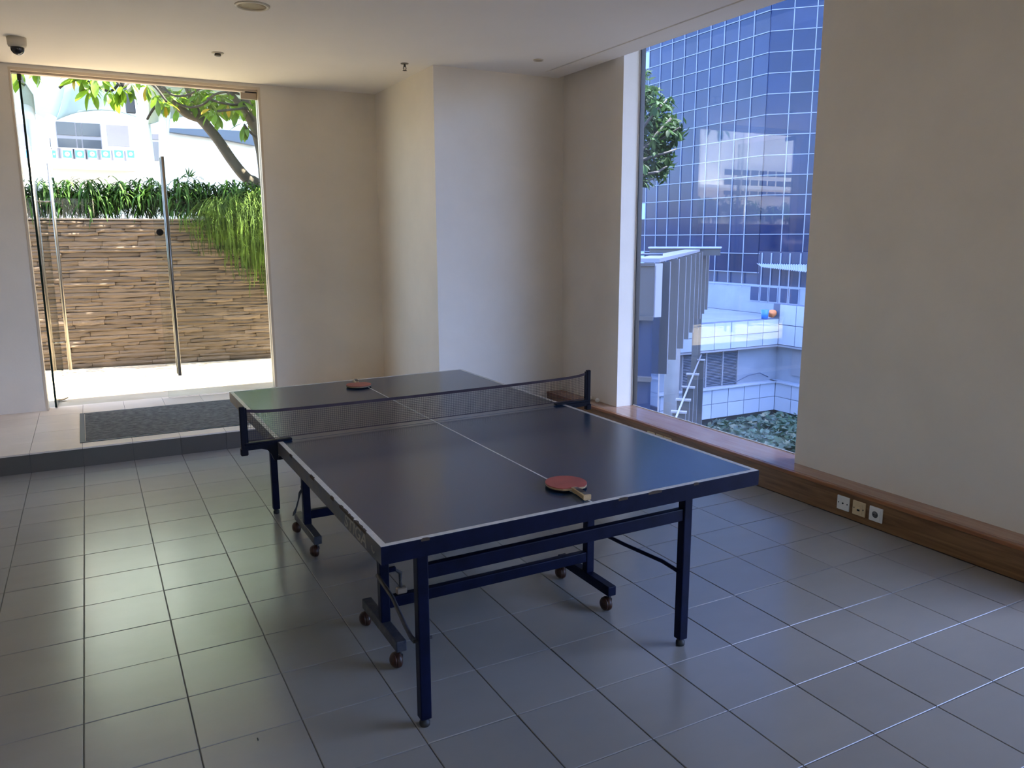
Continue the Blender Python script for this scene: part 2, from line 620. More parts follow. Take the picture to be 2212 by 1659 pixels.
o = rb.build('tile_field', 'tile', floor)
o['kind'] = 'stuff'

# raised step in front of the door
step = struct(MB().box(XL, 2.885, YS + 0.004, 1.95, -0.004, ZS - 0.006).build('floor_step', 'grout'),
              'raised tiled step across the room in front of the glass door')
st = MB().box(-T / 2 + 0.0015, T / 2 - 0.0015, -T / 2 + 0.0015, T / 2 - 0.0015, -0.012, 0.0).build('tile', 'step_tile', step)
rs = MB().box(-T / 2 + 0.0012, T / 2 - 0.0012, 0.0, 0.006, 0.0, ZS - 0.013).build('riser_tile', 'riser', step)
f1 = f2 = True
for c in range(-9, 9):
    x0, x1 = c * T, min((c + 1) * T, 2.885)
    if x1 - x0 < 0.05:
        continue
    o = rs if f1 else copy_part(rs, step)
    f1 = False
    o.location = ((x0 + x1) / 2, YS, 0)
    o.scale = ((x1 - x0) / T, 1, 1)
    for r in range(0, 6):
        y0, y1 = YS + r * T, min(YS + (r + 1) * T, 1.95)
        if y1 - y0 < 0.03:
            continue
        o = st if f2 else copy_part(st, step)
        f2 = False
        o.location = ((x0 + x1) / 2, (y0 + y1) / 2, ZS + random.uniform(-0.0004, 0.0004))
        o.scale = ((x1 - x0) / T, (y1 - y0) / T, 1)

# walls
DX0, DX1, DZ = -0.285, 1.748, 3.072
wb = MB()
wb.box(XL - 0.12, DX0, YD, 1.92, -0.2, TOP).box(DX1, 2.95, YD, 1.92, -0.2, TOP).box(DX0, DX1, YD, 1.92, DZ, TOP)
struct(wb.build('wall_back', 'wall'), 'cream end wall with the glass door opening in it')
struct(MB().box(2.885, 4.46, 0.26, 1.92, -0.2, TOP).build('wall_column', 'wall'),
       'boxed cream column standing out from the corner beside the window')
WY0, WY1 = -2.685, -0.67
W2Y0, W2Y1 = -7.2, -4.6
wr = MB()
wr.box(XW, 4.40, WY1, 0.26, -0.2, TOP)
wr.box(XW, 4.40, W2Y1, WY0, -0.2, TOP)
wr.box(XW, 4.40, YR, W2Y0, -0.2, TOP)
for a, b in ((WY0, WY1), (W2Y0, W2Y1)):
    wr.box(XW, 4.40, a, b, -0.2, ZB - 0.02)
    wr.box(XW, 4.40, a, b, 3.8, TOP)
struct(wr.build('wall_right', 'wall'), 'cream right wall with tall window openings above a wooden bench')
struct(MB().box(XL - 0.12, XL, YR, YD, -0.2, TOP).build('wall_left', 'wall'), 'cream left wall outside the view')
RX0, RX1, RZ = -0.5, 0.5, 2.3  # rear opening added to fill the right wall and door wall with daylight
struct(MB().box(XL - 0.12, RX0, YR - 0.12, YR, -0.2, TOP).box(RX1, 4.46, YR - 0.12, YR, -0.2, TOP).box(RX0, RX1, YR - 0.12, YR, RZ, TOP).build('wall_front', 'wall'), 'cream wall behind the camera with an opening added for fill light')
rear_fill = struct(thing('rear_fill_opening', '', None), 'unseen glazed opening added behind the camera to fill the room with light')
for k in range(2):
    MB().box(RX0 + 0.5 * k, RX0 + 0.5 * (k + 1) - 0.005, YR - 0.07, YR - 0.06, 0.0, RZ).build('pane', 'door_glass', rear_fill)
struct(MB().box(XL - 8, 12, YR - 14, YR - 0.12, -0.2, -0.02).build('rear_bounce_paving', 'paving'), 'unseen paving added behind the camera to bounce sunlight into the room')  # added out of view so sunlit ground bounces light through the rear opening
struct(MB().box(XL - 0.3, 6.55, YR - 0.3, 1.95, TOP, TOP + 0.25).build('roof', 'roof'),
       'flat roof slab, its unseen eave added to keep sun off the window')  # eave depth is shaped only to shade the window from the sun

# ceiling with its slot and the open edge along the window
SX0, SX1, SY1, CE = 3.870, 3.893, 0.06, 4.12
cb = MB()
cb.box(XL, 2.885, 0.26, YD, CEIL, CEIL + 0.10)
cb.box(XL, SX0, YR, 0.26, CEIL, CEIL + 0.10)
cb.box(SX1, CE, YR, SY1, CEIL, CEIL + 0.10)
cb.box(SX0, CE, SY1, 0.26, CEIL, CEIL + 0.10)
struct(cb.build('ceiling', 'ceiling'), 'flat pale ceiling with a long thin slot near the window')
struct(MB().box(SX0 - 0.02, SX1 + 0.02, YR, SY1, CEIL + 0.10, CEIL + 0.12).build('trim_1', 'black'),
       'dark back of the long ceiling slot')

# door frame strips
tr = struct(thing('trim_2', 'beige metal frame round the glass door', None), 'beige metal frame round the glass door')
MB().box(DX1 - 0.022, DX1, YD - 0.004, 1.93, ZS, DZ).build('jamb', 'frame', tr)
MB().box(DX0, DX0 + 0.016, YD - 0.004, 1.93, ZS, DZ).build('jamb', 'frame', tr)
MB().box(DX0 + 0.016, DX1 - 0.022, YD - 0.004, 1.93, DZ - 0.022, DZ).box(DX0 + 0.016, DX1 - 0.022, YD + 0.03, 1.90, DZ - 0.040, DZ - 0.022).build('head', 'frame', tr)


# glass door leaves
def pole_handle(x, y, z0, z1, nx, ny, glass_d, parent):
    """a pair of pole handles through the pane; (nx,ny) is the pane normal"""
    for s in (-1, 1):
        cx, cyy = x + nx * glass_d * s, y + ny * glass_d * s
        pb = MB()
        pb.tube([(cx, cyy, z0), (cx, cyy, z1)], 0.016, 14)
        hd = pb.build('pole_handle', 'steel', parent)
        for z in (z0 + 0.28, z1 - 0.36):
            MB().tube([(x + nx * 0.006 * s, y + ny * 0.006 * s, z), (cx - nx * 0.014 * s, cyy - ny * 0.014 * s, z)], 0.007, 8).build('standoff', 'steel', hd)


leafL = struct(thing('door_1', '', None), 'glass door leaf at left standing open, seen edge on')
hx, hy, ex, ey = -0.212, 1.862, -0.165, 2.875
dv = Vector((ex - hx, ey - hy, 0))
L = dv.length
dv.normalize()
nv = Vector((dv.y, -dv.x, 0))
cc = Vector((hx, hy, 0)) + dv * L / 2
gb = MB().obox((cc.x, cc.y, (0.155 + 3.02) / 2), dv, nv, (0, 0, 1), L / 2, 0.0085, (3.02 - 0.155) / 2)
gb.bm.normal_update()
for f in gb.bm.faces:
    if abs(f.normal.dot(nv)) < 0.9:
        f.material_index = 1
gb.build('glass_panel', ['door_glass', 'glass_edge'], leafL)
hp = Vector((hx, hy, 0)) + dv * (L - 0.10)
pole_handle(hp.x, hp.y, 0.36, 2.38, nv.x, nv.y, 0.078, leafL)
hb = Vector((hx, hy, 0)) + dv * 0.07
MB().obox((hb.x, hb.y, 3.005), dv, nv, (0, 0, 1), 0.08, 0.016, 0.026).bevel(0.004, 1).build('pivot_fitting', 'dark_metal', leafL)
MB().box(hx - 0.055, hx + 0.085, 1.83, 1.90, 3.0335, 3.0395).build('pivot_plate', 'dark_metal', leafL)
leafR = struct(thing('door_2', '', None), 'glass door leaf at right, closed, with a steel pole handle')
gb = MB().box(0.73, 1.724, 1.856, 1.868, 0.155, 3.02)
gb.bm.normal_update()
for f in gb.bm.faces:
    if abs(f.normal.y) < 0.9:
        f.material_index = 1
gb.build('glass_panel', ['door_glass', 'glass_edge'], leafR)
pole_handle(0.842, 1.862, 0.37, 2.40, 0, 1, 0.062, leafR)
MB().box(1.575, 1.724, 1.846, 1.878, 2.965, 3.025).bevel(0.003, 1).build('patch_fitting', 'fitting', leafR)
MB().box(1.62, 1.724, 1.838, 1.886, 3.0265, 3.0315).build('pivot_plate', 'dark_metal', leafR)
MB().lathe([(0, -0.005), (0.030, -0.005), (0.032, 0), (0.030, 0.005), (0, 0.005)], (0.775, 1.850, 1.72), 20, 'Y').build('lock_knob', 'black', leafR)

# window
win = struct(thing('window_1', '', None), 'tall fixed window pane over the wooden bench')
MB().box(XG - 0.005, XG + 0.005, WY0, WY1 - 0.014, ZB, 3.8).build('pane', 'window_glass', win)
MB().box(XG - 0.012, 4.402, WY1 - 0.016, WY1 - 0.0005, ZB, 3.8).build('edge_channel', 'dark_metal', win)
MB().box(XG - 0.018, XG - 0.012, WY1 - 0.008, WY1, ZB, 3.8).build('edge_strip', 'silicone', win)
MB().box(XG - 0.012, XG - 0.005, WY0, WY1 - 0.014, ZB, ZB + 0.006).build('sill_bead', 'silicone', win)
win2 = struct(thing('window_2', '', None), 'second tall window pane nearer the camera, out of view')
MB().box(XG - 0.005, XG + 0.005, W2Y0, W2Y1, ZB, 3.8).build('pane', 'window_glass', win2)

# wooden bench under the window
bench = thing('window_bench', 'long low wooden bench running under the window and along the right wall', 'bench', (XB, 0, 0))
MB().box(XB + 0.008, XB + 0.028, YR, 0.258, 0.0, 0.150).build('front_panel', 'wood', bench, (-XB, 0, 0))
MB().box(XB + 0.030, XW - 0.001, YR, 0.258, 0.153, ZB).box(XW - 0.001, XG - 0.013, WY0 + 0.001, WY1 - 0.001, 0.157, ZB).box(XW - 0.001, XG - 0.013, W2Y0 + 0.001, W2Y1 - 0.001, 0.157, ZB).build('seat_board', 'wood_top', bench, (-XB, 0, 0))
MB().box(XB, XB + 0.0295, YR, 0.258, 0.1515, ZB).bevel(0.003, 1).build('nosing', 'wood_edge', bench, (-XB, 0, 0))


# sockets on the bench front
def socket(kind, y, label, s=0.043, z=0.085):
    t = thing('wall_socket', label, 'socket', (XB + 0.008, y, z), group=None)
    mt = 'socket_cream' if kind == 'phone' else 'socket_white'
    MB().box(-0.010, 0.0, -s, s, -s, s).bevel(0.004, 2).build('face_plate', mt, t)
    if kind == 'blank':
        MB().lathe([(0, -0.0125), (0.0055, -0.0125), (0.0055, -0.010)], (0, 0, 0), 12, 'X').build('aerial_hole', 'black', t)
    if kind == 'phone':
        MB().box(-0.0125, -0.0095, -0.026, 0.026, -0.030, 0.030).bevel(0.001, 1).build('insert', mt, t)
        MB().box(-0.0175, -0.0120, -0.012, 0.012, -0.002, 0.011).bevel(0.001, 1).build('shutter', mt, t)
        MB().box(-0.0135, -0.0120, -0.009, 0.009, -0.014, -0.002).build('jack_opening', 'black', t)
    if kind in ('blank', 'phone'):
        for s2 in (-1, 1):
            MB().lathe([(0, -0.0115), (0.0038, -0.0115), (0.0038, -0.0095)], (0, s2 * 0.031, 0.0), 10, 'X').build('screw_hole', 'black', t)
    if kind == 'power':
        MB().box(-0.0125, -0.0095, -0.030, 0.030, -0.030, 0.030).bevel(0.001, 1).build('insert', mt, t)
        MB().lathe([(0.0215, -0.0145), (0.0195, -0.0145), (0.0195, -0.013), (0.0215, -0.012)], (0, 0, 0), 24, 'X').build('well_ring', mt, t)
        MB().lathe([(0, -0.0130), (0.0195, -0.0130), (0.0195, -0.0124)], (0, 0, 0), 24, 'X').build('well', 'socket_well', t)
        for s2 in (-1, 1):
            MB().lathe([(0, -0.0138), (0.003, -0.0138), (0.003, -0.013)], (0, s2 * 0.008, 0.0), 10, 'X').build('pin_hole', 'black', t)
    return t


socket('blank', -3.222, 'white plate with three small dark holes, on bench front beside the cream one')
socket('phone', -3.332, 'cream telephone socket plate between two white ones on bench front')
socket('power', -3.445, 'white power socket with round grey well on the bench front')
for y, lb in ((-1.382, 'cream plate top peeping over table edge, first from the net post'),
              (-1.490, 'cream plate top peeping over table edge, middle one of three'),
              (-1.590, 'cream plate top peeping over table edge, last one from the net post')):
    socket('phone', y, lb, 0.045, 0.078)

# ================================================================== TABLE
TX, TY, TRZ = 0.8442, -4.1225, 0.0035
TL, TW, TH = 2.74, 1.525, 0.76


def fix(co):
    return Vector((co.x, co.y, co.z + (co.z / TH) * (-0.005 + 0.0126 * co.x / TW)))


table = thing('table_tennis_table', 'worn blue folding table tennis table on wheeled legs in the room centre', 'table', (TX, TY, 0), TRZ)
SEAM = 1.395


def half(y0, y1, near):
    b = MB()
    b.box(0.0, TW, y0, y1, TH - 0.018, TH)
    top = b.build('table_half', 'table_top', table, fix=fix)
    # white border lines, 20 mm, raised by paint thickness
    zt = TH + 0.0004
    for nm, (a, c, d, e) in (('side_line', (0.0, 0.020, y0, y1)), ('side_line', (TW - 0.020, TW, y0, y1)),
                             ('centre_line', (TW / 2 - 0.0035, TW / 2 + 0.0035, y0, y1)),
                             ('end_line', (0.020, TW - 0.020, y0, y0 + 0.020) if near else (0.020, TW - 0.020, y1 - 0.020, y1))):
        MB().box(a, c, d, e, TH - 0.0002, zt).build(nm, 'table_line', top, fix=fix)
    # apron under the top
    for x0, x1 in ((0.001, 0.022), (TW - 0.022, TW - 0.001)):
        MB().box(x0, x1, y0 + 0.001, y1 - 0.001, TH - 0.058, TH - 0.018).build('apron', 'table_edge', top, fix=fix)
    ya = y0 + 0.001 if near else y1 - 0.022
    MB().box(0.022, TW - 0.022, ya, ya + 0.021, TH - 0.058, TH - 0.018).build('apron', 'table_end_shaded', top, fix=fix)
    yb = y1 - 0.022 if near else y0 + 0.001
    MB().box(0.022, TW - 0.022, yb, yb + 0.021, TH - 0.058, TH - 0.018).build('apron', 'table_end_shaded', top, fix=fix)
    # thin edge skins so the rim of the top reads dark blue-grey as on the real one
    MB().box(-0.0012, 0.0, y0, y1, TH - 0.058, TH - 0.001).build('edge_band', 'table_edge', top, fix=fix)
    MB().box(TW, TW + 0.0012, y0, y1, TH - 0.058, TH - 0.001).build('edge_band', 'table_end_shaded', top, fix=fix)
    ye = y0 - 0.0012 if near else y1
    MB().box(-0.0012, TW + 0.0012, ye, ye + 0.0012, TH - 0.058, TH - 0.001).build('edge_band', 'table_end_shaded', top, fix=fix)
    return top


near_half = half(0.0, SEAM - 0.0025, True)
far_half = half(SEAM + 0.0025, TL, False)

# chips broken out of the near left edge
rnd = random.Random(3)
for yc, ln, dp in ((0.16, 0.018, 0.006), (0.215, 0.045, 0.007), (0.30, 0.03, 0.005), (0.38, 0.05, 0.006), (0.52, 0.02, 0.004),
                   (0.80, 0.03, 0.005), (1.15, 0.02, 0.004)):
    pts = [(-0.002, yc - ln)]
    for k in range(6):
        pts.append((dp * rnd.uniform(0.4, 1), yc - ln + 2 * ln * (k + 0.5) / 6))
    pts.append((-0.002, yc + ln))
    MB().prism(pts, TH - 0.010, TH + 0.0009).build('edge_chip', 'chip', table, fix=fix)
for xc, ln in ((0.14, 0.014), (0.88, 0.02), (1.02, 0.03), (1.21, 0.012)):
    MB().prism([(xc - ln, -0.002), (xc + ln, -0.002), (xc + ln * 0.5, 0.003), (xc - ln * 0.4, 0.0035)], TH - 0.008, TH + 0.0009).build('edge_chip', 'chip', table, fix=fix)

# lettering on the left edge
tc_ = bpy.data.curves.new('lettering', 'FONT')
tc_.body = 'STIGA'
tc_.size = 0.056
tc_.shear = 0.25
tc_.extrude = 0.0003
tc_.offset = 0.0008
tmp = bpy.data.objects.new('tmp', tc_)
C.objects.link(tmp)
bpy.context.view_layer.update()
me = bpy.data.meshes.new_from_object(tmp.evaluated_get(bpy.context.evaluated_depsgraph_get()))
bpy.data.objects.remove(tmp)
me.materials.clear()
me.materials.append(M['lettering'])
xs = [p.co.x for p in me.vertices]
for p in me.vertices:
    x, y, z = p.co
    yl = 0.375 - (x - min(xs)) / (max(xs) - min(xs)) * 0.235
    zl = TH - 0.054 + y * 1.12
    p.co = fix(Vector((-0.0015 - z, yl, zl)))
lt = bpy.data.objects.new('lettering', me)
C.objects.link(lt)
lt.parent = table
MB().tube([(-0.0016, 0.085, 0.735), (-0.0016, 0.080, 0.722), (-0.0016, 0.068, 0.717), (-0.0016, 0.060, 0.724)], 0.0022, 6).build('emblem', 'lettering', table, fix=fix)


def sq_tube(p, q, s, name, mat, parent, s2=None, bev=0.004):
    p, q = Vector(p), Vector(q)
    d = q - p
    ref = Vector((0, 0, 1)) if abs(d.normalized().z) < 0.9 else Vector((0, 1, 0))
    a = d.cross(ref).normalized()
    b = a.cross(d).normalized()
    mb = MB().obox((p + q) / 2, d, a, b, d.length / 2, s / 2, (s2 or s) / 2)
    if bev:
        mb.bevel(bev, 2)
    return mb.build(name, mat, parent, fix=fix)


# outer legs with adjustable feet
for (lx, ly) in ((0.195, 0.185), (1.327, 0.185), (0.205, TL - 0.135), (1.320, TL - 0.135)):
    lg = sq_tube((lx, ly, 0.030), (lx, ly, TH - 0.058), 0.040, 'leg', 'leg', table)
    MB().lathe([(0, 0.0), (0.0165, 0.0), (0.0185, 0.004), (0.0185, 0.016), (0.013, 0.022), (0.009, 0.030), (0, 0.030)], (lx, ly, 0), 16).build('foot', 'rubber', lg, fix=fix)
for ly in (0.185, TL - 0.135):
    sq_tube((0.215, ly + 0.002, 0.565), (1.307, ly + 0.002, 0.565), 0.030, 'leg_crossbar', 'leg', table, 0.050)
# inner wheeled frames
for ym, y0, y1 in ((0.75, 0.555, 0.985), (2.015, 1.795, 2.235)):
    for lx in (0.252, 1.248):
        bar = sq_tube((lx, y0, 0.098), (lx, y1, 0.098), 0.042, 'foot_bar', 'leg_worn' if lx < 0.5 else 'leg', table, 0.045)
        sq_tube((lx, ym, 0.120), (lx, ym, TH - 0.058), 0.040, 'upright', 'leg', table)
        for yw in (y0 + 0.022, y1 - 0.022):
            MB().lathe([(0, -0.013), (0.024, -0.015), (0.031, -0.009), (0.033, 0), (0.031, 0.009), (0.024, 0.015), (0, 0.013)],
                       (lx - 0.010, yw + 0.006, 0.033), 24, 'X').build('caster_wheel', 'caster', bar)
            MB().lathe([(0, -0.030), (0.012, -0.029), (0.022, -0.024), (0.029, -0.0155), (0.0305, -0.0125), (0.024, -0.0155), (0, -0.0155)], (lx - 0.010, yw + 0.006, 0.034), 20, 'X').build('caster_dome', 'caster', bar)
            MB().tube([(lx, yw, 0.045), (lx, yw, 0.077)], 0.008, 8).build('caster_stem', 'dark_metal', bar)
            MB().box(lx - 0.004, lx + 0.010, yw - 0.010, yw + 0.024, 0.040, 0.060).bevel(0.003, 1).build('caster_fork', 'dark_metal', bar)
    zc = 0.198 if ym < 1 else 0.172
    sq_tube((0.272, ym, zc), (1.228, ym, zc), 0.034, 'frame_crossbar', 'leg', table, 0.048)
# folding braces: level bars from the inner uprights to the outer legs
for lx, l2, mt in ((0.228, 0.172, 'leg_worn'), (1.272, 1.303, 'leg')):
    for ys, yl in ((0.75, 0.185),):
        s = 1 if yl > ys else -1
        MB().tube([(lx, ys, 0.322), (lx + (l2 - lx) * 0.3, ys + (yl - ys) * 0.4, 0.325), (l2, yl - s * 0.10, 0.330), (l2 + (0.006 if l2 > 1 else -0.006), yl - s * 0.03, 0.322), (l2 + (0.004 if l2 > 1 else -0.004), yl, 0.322)],
                  0.0085, 8).build('brace', mt, table, fix=fix)
# latches hanging beside the uprights
pts = [(0.275, 0.75, 0.335), (0.300, 0.75, 0.334), (0.326, 0.75, 0.312), (0.324, 0.75, 0.275), (0.327, 0.75, 0.245)]
lv = MB().tube(pts, [0.005, 0.006, 0.009, 0.0055, 0.008], 8).build('latch_lever', 'leg_worn', table, fix=fix)
MB().box(0.305, 0.350, 0.738, 0.760, 0.222, 0.250).bevel(0.004, 1).build('latch_catch', 'fitting', lv, fix=fix)
MB().box(0.272, 0.304, 0.743, 0.757, 0.326, 0.344).build('latch_hook', 'leg', lv, fix=fix)
pts = [(0.236, 2.03, 0.312), (0.224, 2.03, 0.296), (0.214, 2.03, 0.255), (0.200, 2.03, 0.212), (0.190, 2.03, 0.190), (0.180, 2.03, 0.172)]
lv = MB().tube(pts, [0.008, 0.0075, 0.004, 0.005, 0.0085, 0.003], 8).build('latch_lever', 'leg_worn', table, fix=fix)
MB().tube([(0.232, 2.03, 0.325), (0.295, 2.03, 0.325)], 0.011, 8).build('latch_bolt', 'rubber', lv, fix=fix)
MB().tube([(0.160, 0.185, 0.322), (0.228, 0.185, 0.322)], 0.006, 8).build('brace_bolt', 'dark_metal', table, fix=fix)
MB().tube([(0.03, 1.30, 0.705), (0.03, 1.30, 0.672)], 0.008, 8).build('clamp_screw', 'dark_metal', table, fix=fix)

# ------------------------------------------------------------------ net
net = thing('table_net', 'dark net strung across the blue table between two clamped black posts', 'net', (TX, TY, 0), TRZ)
YN = 1.405


def zt_at(x):
    return TH + (-0.005 + 0.0126 * x / TW)


for s, xp, xe in ((-1, -0.1475, 0.0), (1, 1.675, TW)):
    z0 = zt_at(xe)
    pb = MB()
    pb.box(xp - 0.012, xp + 0.012, YN - 0.010, YN + 0.010, z0 - 0.030, z0 + 0.175).bevel(0.003, 1)
    post = pb.build('post', 'clamp', net)
    MB().box(xp - (0.020 if s > 0 else -0.006), xp + (0.020 if s < 0 else -0.006), YN - 0.006, YN + 0.006, z0 + 0.004, z0 + 0.168).build('net_sleeve', 'clamp', post)
    MB().box(xp - 0.016, xp + 0.016, YN - 0.014, YN + 0.014, z0 - 0.045, z0 - 0.012).bevel(0.004, 1).build('post_base', 'clamp', post)
    # clamp arm: flat tongue over the table top, neck and jaw below the apron
    t0, t1 = sorted((xp, xe - s * 0.062))
    ab = MB()
    ab.box(t0, t1, YN - 0.016, YN + 0.016, z0 + 0.0015, z0 + 0.012)
    ab.bevel(0.004, 2)
    arm = ab.build('clamp_arm', 'clamp', net)
    n0, n1 = sorted((xp, xe + s * 0.0035))
    prof = [(n0, z0 - 0.026 if s < 0 else z0 - 0.080), (n0 if s < 0 else n0, z0 + 0.003), (n1, z0 + 0.003), (n1, z0 - 0.080 if s < 0 else z0 - 0.026)]
    if s < 0:
        prof = [(xp, z0 - 0.022), (xp, z0 + 0.003), (-0.0035, z0 + 0.003), (-0.0035, z0 - 0.082), (-0.022, z0 - 0.082), (-0.034, z0 - 0.050), (-0.050, z0 - 0.030), (-0.075, z0 - 0.022)]
    else:
        q = TW + 0.0035
        prof = [(xp, z0 - 0.022), (xp, z0 + 0.003), (q, z0 + 0.003), (q, z0 - 0.082), (q + 0.018, z0 - 0.082), (q + 0.030, z0 - 0.050), (q + 0.046, z0 - 0.030), (q + 0.072, z0 - 0.022)]
    kb = MB()
    va = [kb.bm.verts.new((x, YN - 0.011, z)) for x, z in prof]
    vb = [kb.bm.verts.new((x, YN + 0.011, z)) for x, z in prof]
    kb.bm.faces.new(va)
    kb.bm.faces.new(vb[::-1])
    for i in range(len(prof)):
        j = (i + 1) % len(prof)
        kb.bm.faces.new((va[i], va[j], vb[j], vb[i]))
    kb.build('clamp_neck', 'clamp', arm)
    MB().box(min(xe + s * 0.004, xe - s * 0.035), max(xe + s * 0.004, xe - s * 0.035), YN - 0.013, YN + 0.013, z0 - 0.082, z0 - 0.066).build('clamp_jaw', 'clamp', arm)

# net cords as real strings
x0, x1 = -0.132, 1.659
NBOT = 0.018


def ztop(x):
    u = (x - x0) / (x1 - x0)
    base = zt_at(0) * (1 - u) + zt_at(TW) * u
    ends = 0.012 * (math.exp(-u / 0.03) + math.exp(-(1 - u) / 0.03))
    return base + 0.150 + ends - 0.007 * 4 * u * (1 - u)


def zbot(x):
    u = (x - x0) / (x1 - x0)
    return zt_at(0) * (1 - u) + zt_at(TW) * u + NBOT - 0.004 * 4 * u * (1 - u)


nb = MB()
nx_, nz_ = 190, 13
hw = 0.0008
for j in range(nz_):
    v_ = (j + 0.3) / nz_
    pts = []
    for i in range(41):
        x = x0 + (x1 - x0) * i / 40
        pts.append((x, YN, zbot(x) + (ztop(x) - 0.014 - zbot(x)) * v_))
    nb.tube(pts, hw, 3, caps=False)
for i in range(nx_ + 1):
    x = x0 + (x1 - x0) * i / nx_
    nb.tube([(x, YN, zbot(x)), (x, YN, ztop(x) - 0.012)], hw, 3, caps=False)
o = nb.build('net_mesh', 'net', net)
o['kind'] = 'stuff'
tb = MB()
for i in range(40):
    xa, xb = x0 + (x1 - x0) * i / 40, x0 + (x1 - x0) * (i + 1) / 40
    za, zb = ztop(xa), ztop(xb)
    va = [tb.bm.verts.new(p) for p in ((xa, YN - 0.0025, za - 0.013), (xa, YN + 0.0025, za - 0.013), (xa, YN + 0.0025, za), (xa, YN - 0.0025, za))]
    vb = [tb.bm.verts.new(p) for p in ((xb, YN - 0.0025, zb - 0.013), (xb, YN + 0.0025, zb - 0.013), (xb, YN + 0.0025, zb), (xb, YN - 0.0025, zb))]
    for k in range(4):
        tb.bm.faces.new((va[k], va[(k + 1) % 4], vb[(k + 1) % 4], vb[k]))
bmesh.ops.remove_doubles(tb.bm, verts=tb.bm.verts[:], dist=1e-5)
tb.build('top_tape', 'net_tape', net)
MB().tube([(x0 + (x1 - x0) * i / 20, YN, zbot(x0 + (x1 - x0) * i / 20)) for i in range(21)], 0.0016, 6).build('bottom_cord', 'net_tape', net)
nrot = Matrix.Rotation(TRZ, 4, 'Z')


def on_table(x, y, z=0.0):
    p = nrot @ Vector((x, y, 0))
    return Vector((TX + p.x, TY + p.y, zt_at(x) + z))


# ------------------------------------------------------------------ paddles
def paddle(lx, ly, ang, label, tilt):
    """lies face up; local +Y runs from the blade to the handle end"""
    p = on_table(lx, ly)
    t = thing('table_tennis_paddle', label, 'paddle', p, 0, 'table tennis paddles')
    t.rotation_euler = Euler((tilt, 0, ang), 'XYZ')

    def outline(sx, sy, cut):
        pts = []
        for k in range(40):
            a = 2 * PI * k / 40
            x, y = sx * math.sin(a), -sy * math.cos(a)
            if y > cut:
                y = cut
            pts.append((x, y))
        return pts
    zb = 0.009
    MB().prism(outline(0.0750, 0.0785, 0.071), zb, zb + 0.0055).bevel(0.0008, 1).build('blade', 'paddle_wood', t)
    MB().prism(outline(0.0752, 0.0787, 0.064), zb + 0.0055, zb + 0.0085).build('rubber_face', 'paddle_red', t)
    MB().prism(outline(0.0752, 0.0787, 0.064), zb - 0.0035, zb).build('rubber_back', 'paddle_dark', t)
    hb_ = MB()
    rings = []
    for y, hw_, hh in ((0.064, 0.0120, 0.0075), (0.080, 0.0128, 0.0105), (0.120, 0.0130, 0.0110), (0.160, 0.0150, 0.0115), (0.168, 0.0165, 0.0120), (0.1695, 0.0155, 0.0110)):
        ring = []
        for k in range(12):
            a = 2 * PI * k / 12
            x = hw_ * max(-0.92, min(0.92, 1.25 * math.cos(a)))
            z = hh * max(-0.92, min(0.92, 1.25 * math.sin(a)))
            ring.append(hb_.bm.verts.new((x, y, zb + 0.00275 + z)))
        rings.append(ring)
    for i in range(len(rings) - 1):
        for k in range(12):
            f = hb_.bm.faces.new((rings[i][k], rings[i][(k + 1) % 12], rings[i + 1][(k + 1) % 12], rings[i + 1][k]))
            f.material_index = 1 if k in (1, 2, 3, 4, 7, 8, 9, 10) and 1 <= i <= 3 and (k in (2, 3, 8, 9)) else 0
    hb_.bm.faces.new(rings[0][::-1])
    hb_.bm.faces.new(rings[-1])
    hb_.build('handle', ['paddle_wood', 'paddle_grip'], t)
    MB().box(-0.010, 0.010, 0.100, 0.135, zb + 0.0129, zb + 0.0136).build('handle_label', 'dark_metal', t)
    return t


a1 = math.atan2(0.757 - 0.775, -(0.04 - 0.21))
paddle(0.775, 0.205, PI - 0.11, 'red paddle with wrapped handle at the near end of the blue table', 0.0)
paddle(0.715, 2.480, -0.18, 'red paddle lying beyond the net near the far end of the table', 0.0)

# ------------------------------------------------------------------ balls on the bench
for (bx, by, lb) in ((4.150, -0.425, 'white ball on the bench, the one farther from the net post'),
                     (4.152, -0.300, 'white ball on the bench, the one half hidden by the net post')):
    bl = MB()
    bmesh.ops.create_icosphere(bl.bm, subdivisions=3, radius=0.02)
    for f in bl.bm.faces:
        f.smooth = True
    tag(bl.build('table_tennis_ball', 'ball', None, (bx, by, ZB + 0.0201)), lb, 'ball', 'balls on the bench')

# ------------------------------------------------------------------ door mat
mat = thing('door_mat', 'long dark grey door mat with rubber border on the step before the glass door', 'mat', (0.9, 0.93, ZS), 0.0)
mb_ = MB()
nxm, nym = 70, 44
hm = [[0.006 + random.uniform(-0.0012, 0.0012) for _ in range(nym + 1)] for _ in range(nxm + 1)]
vv = [[mb_.bm.verts.new((-0.88 + 1.76 * i / nxm, -0.545 + 1.09 * j / nym, hm[i][j])) for j in range(nym + 1)] for i in range(nxm + 1)]
for i in range(nxm):
    for j in range(nym):
        mb_.bm.faces.new((vv[i][j], vv[i + 1][j], vv[i + 1][j + 1], vv[i][j + 1]))
mb_.build('pile', 'mat_pile', mat)
for (a, b, c, d) in ((-0.92, -0.885, -0.575, 0.575), (0.885, 0.92, -0.575, 0.575), (-0.885, 0.885, -0.575, -0.548), (-0.885, 0.885, 0.548, 0.575)):
    MB().box(a, b, c, d, 0.0006, 0.0046).bevel(0.0015, 1).build('border', 'mat_edge', mat)
mat.rotation_euler = (0, 0, 0.006)

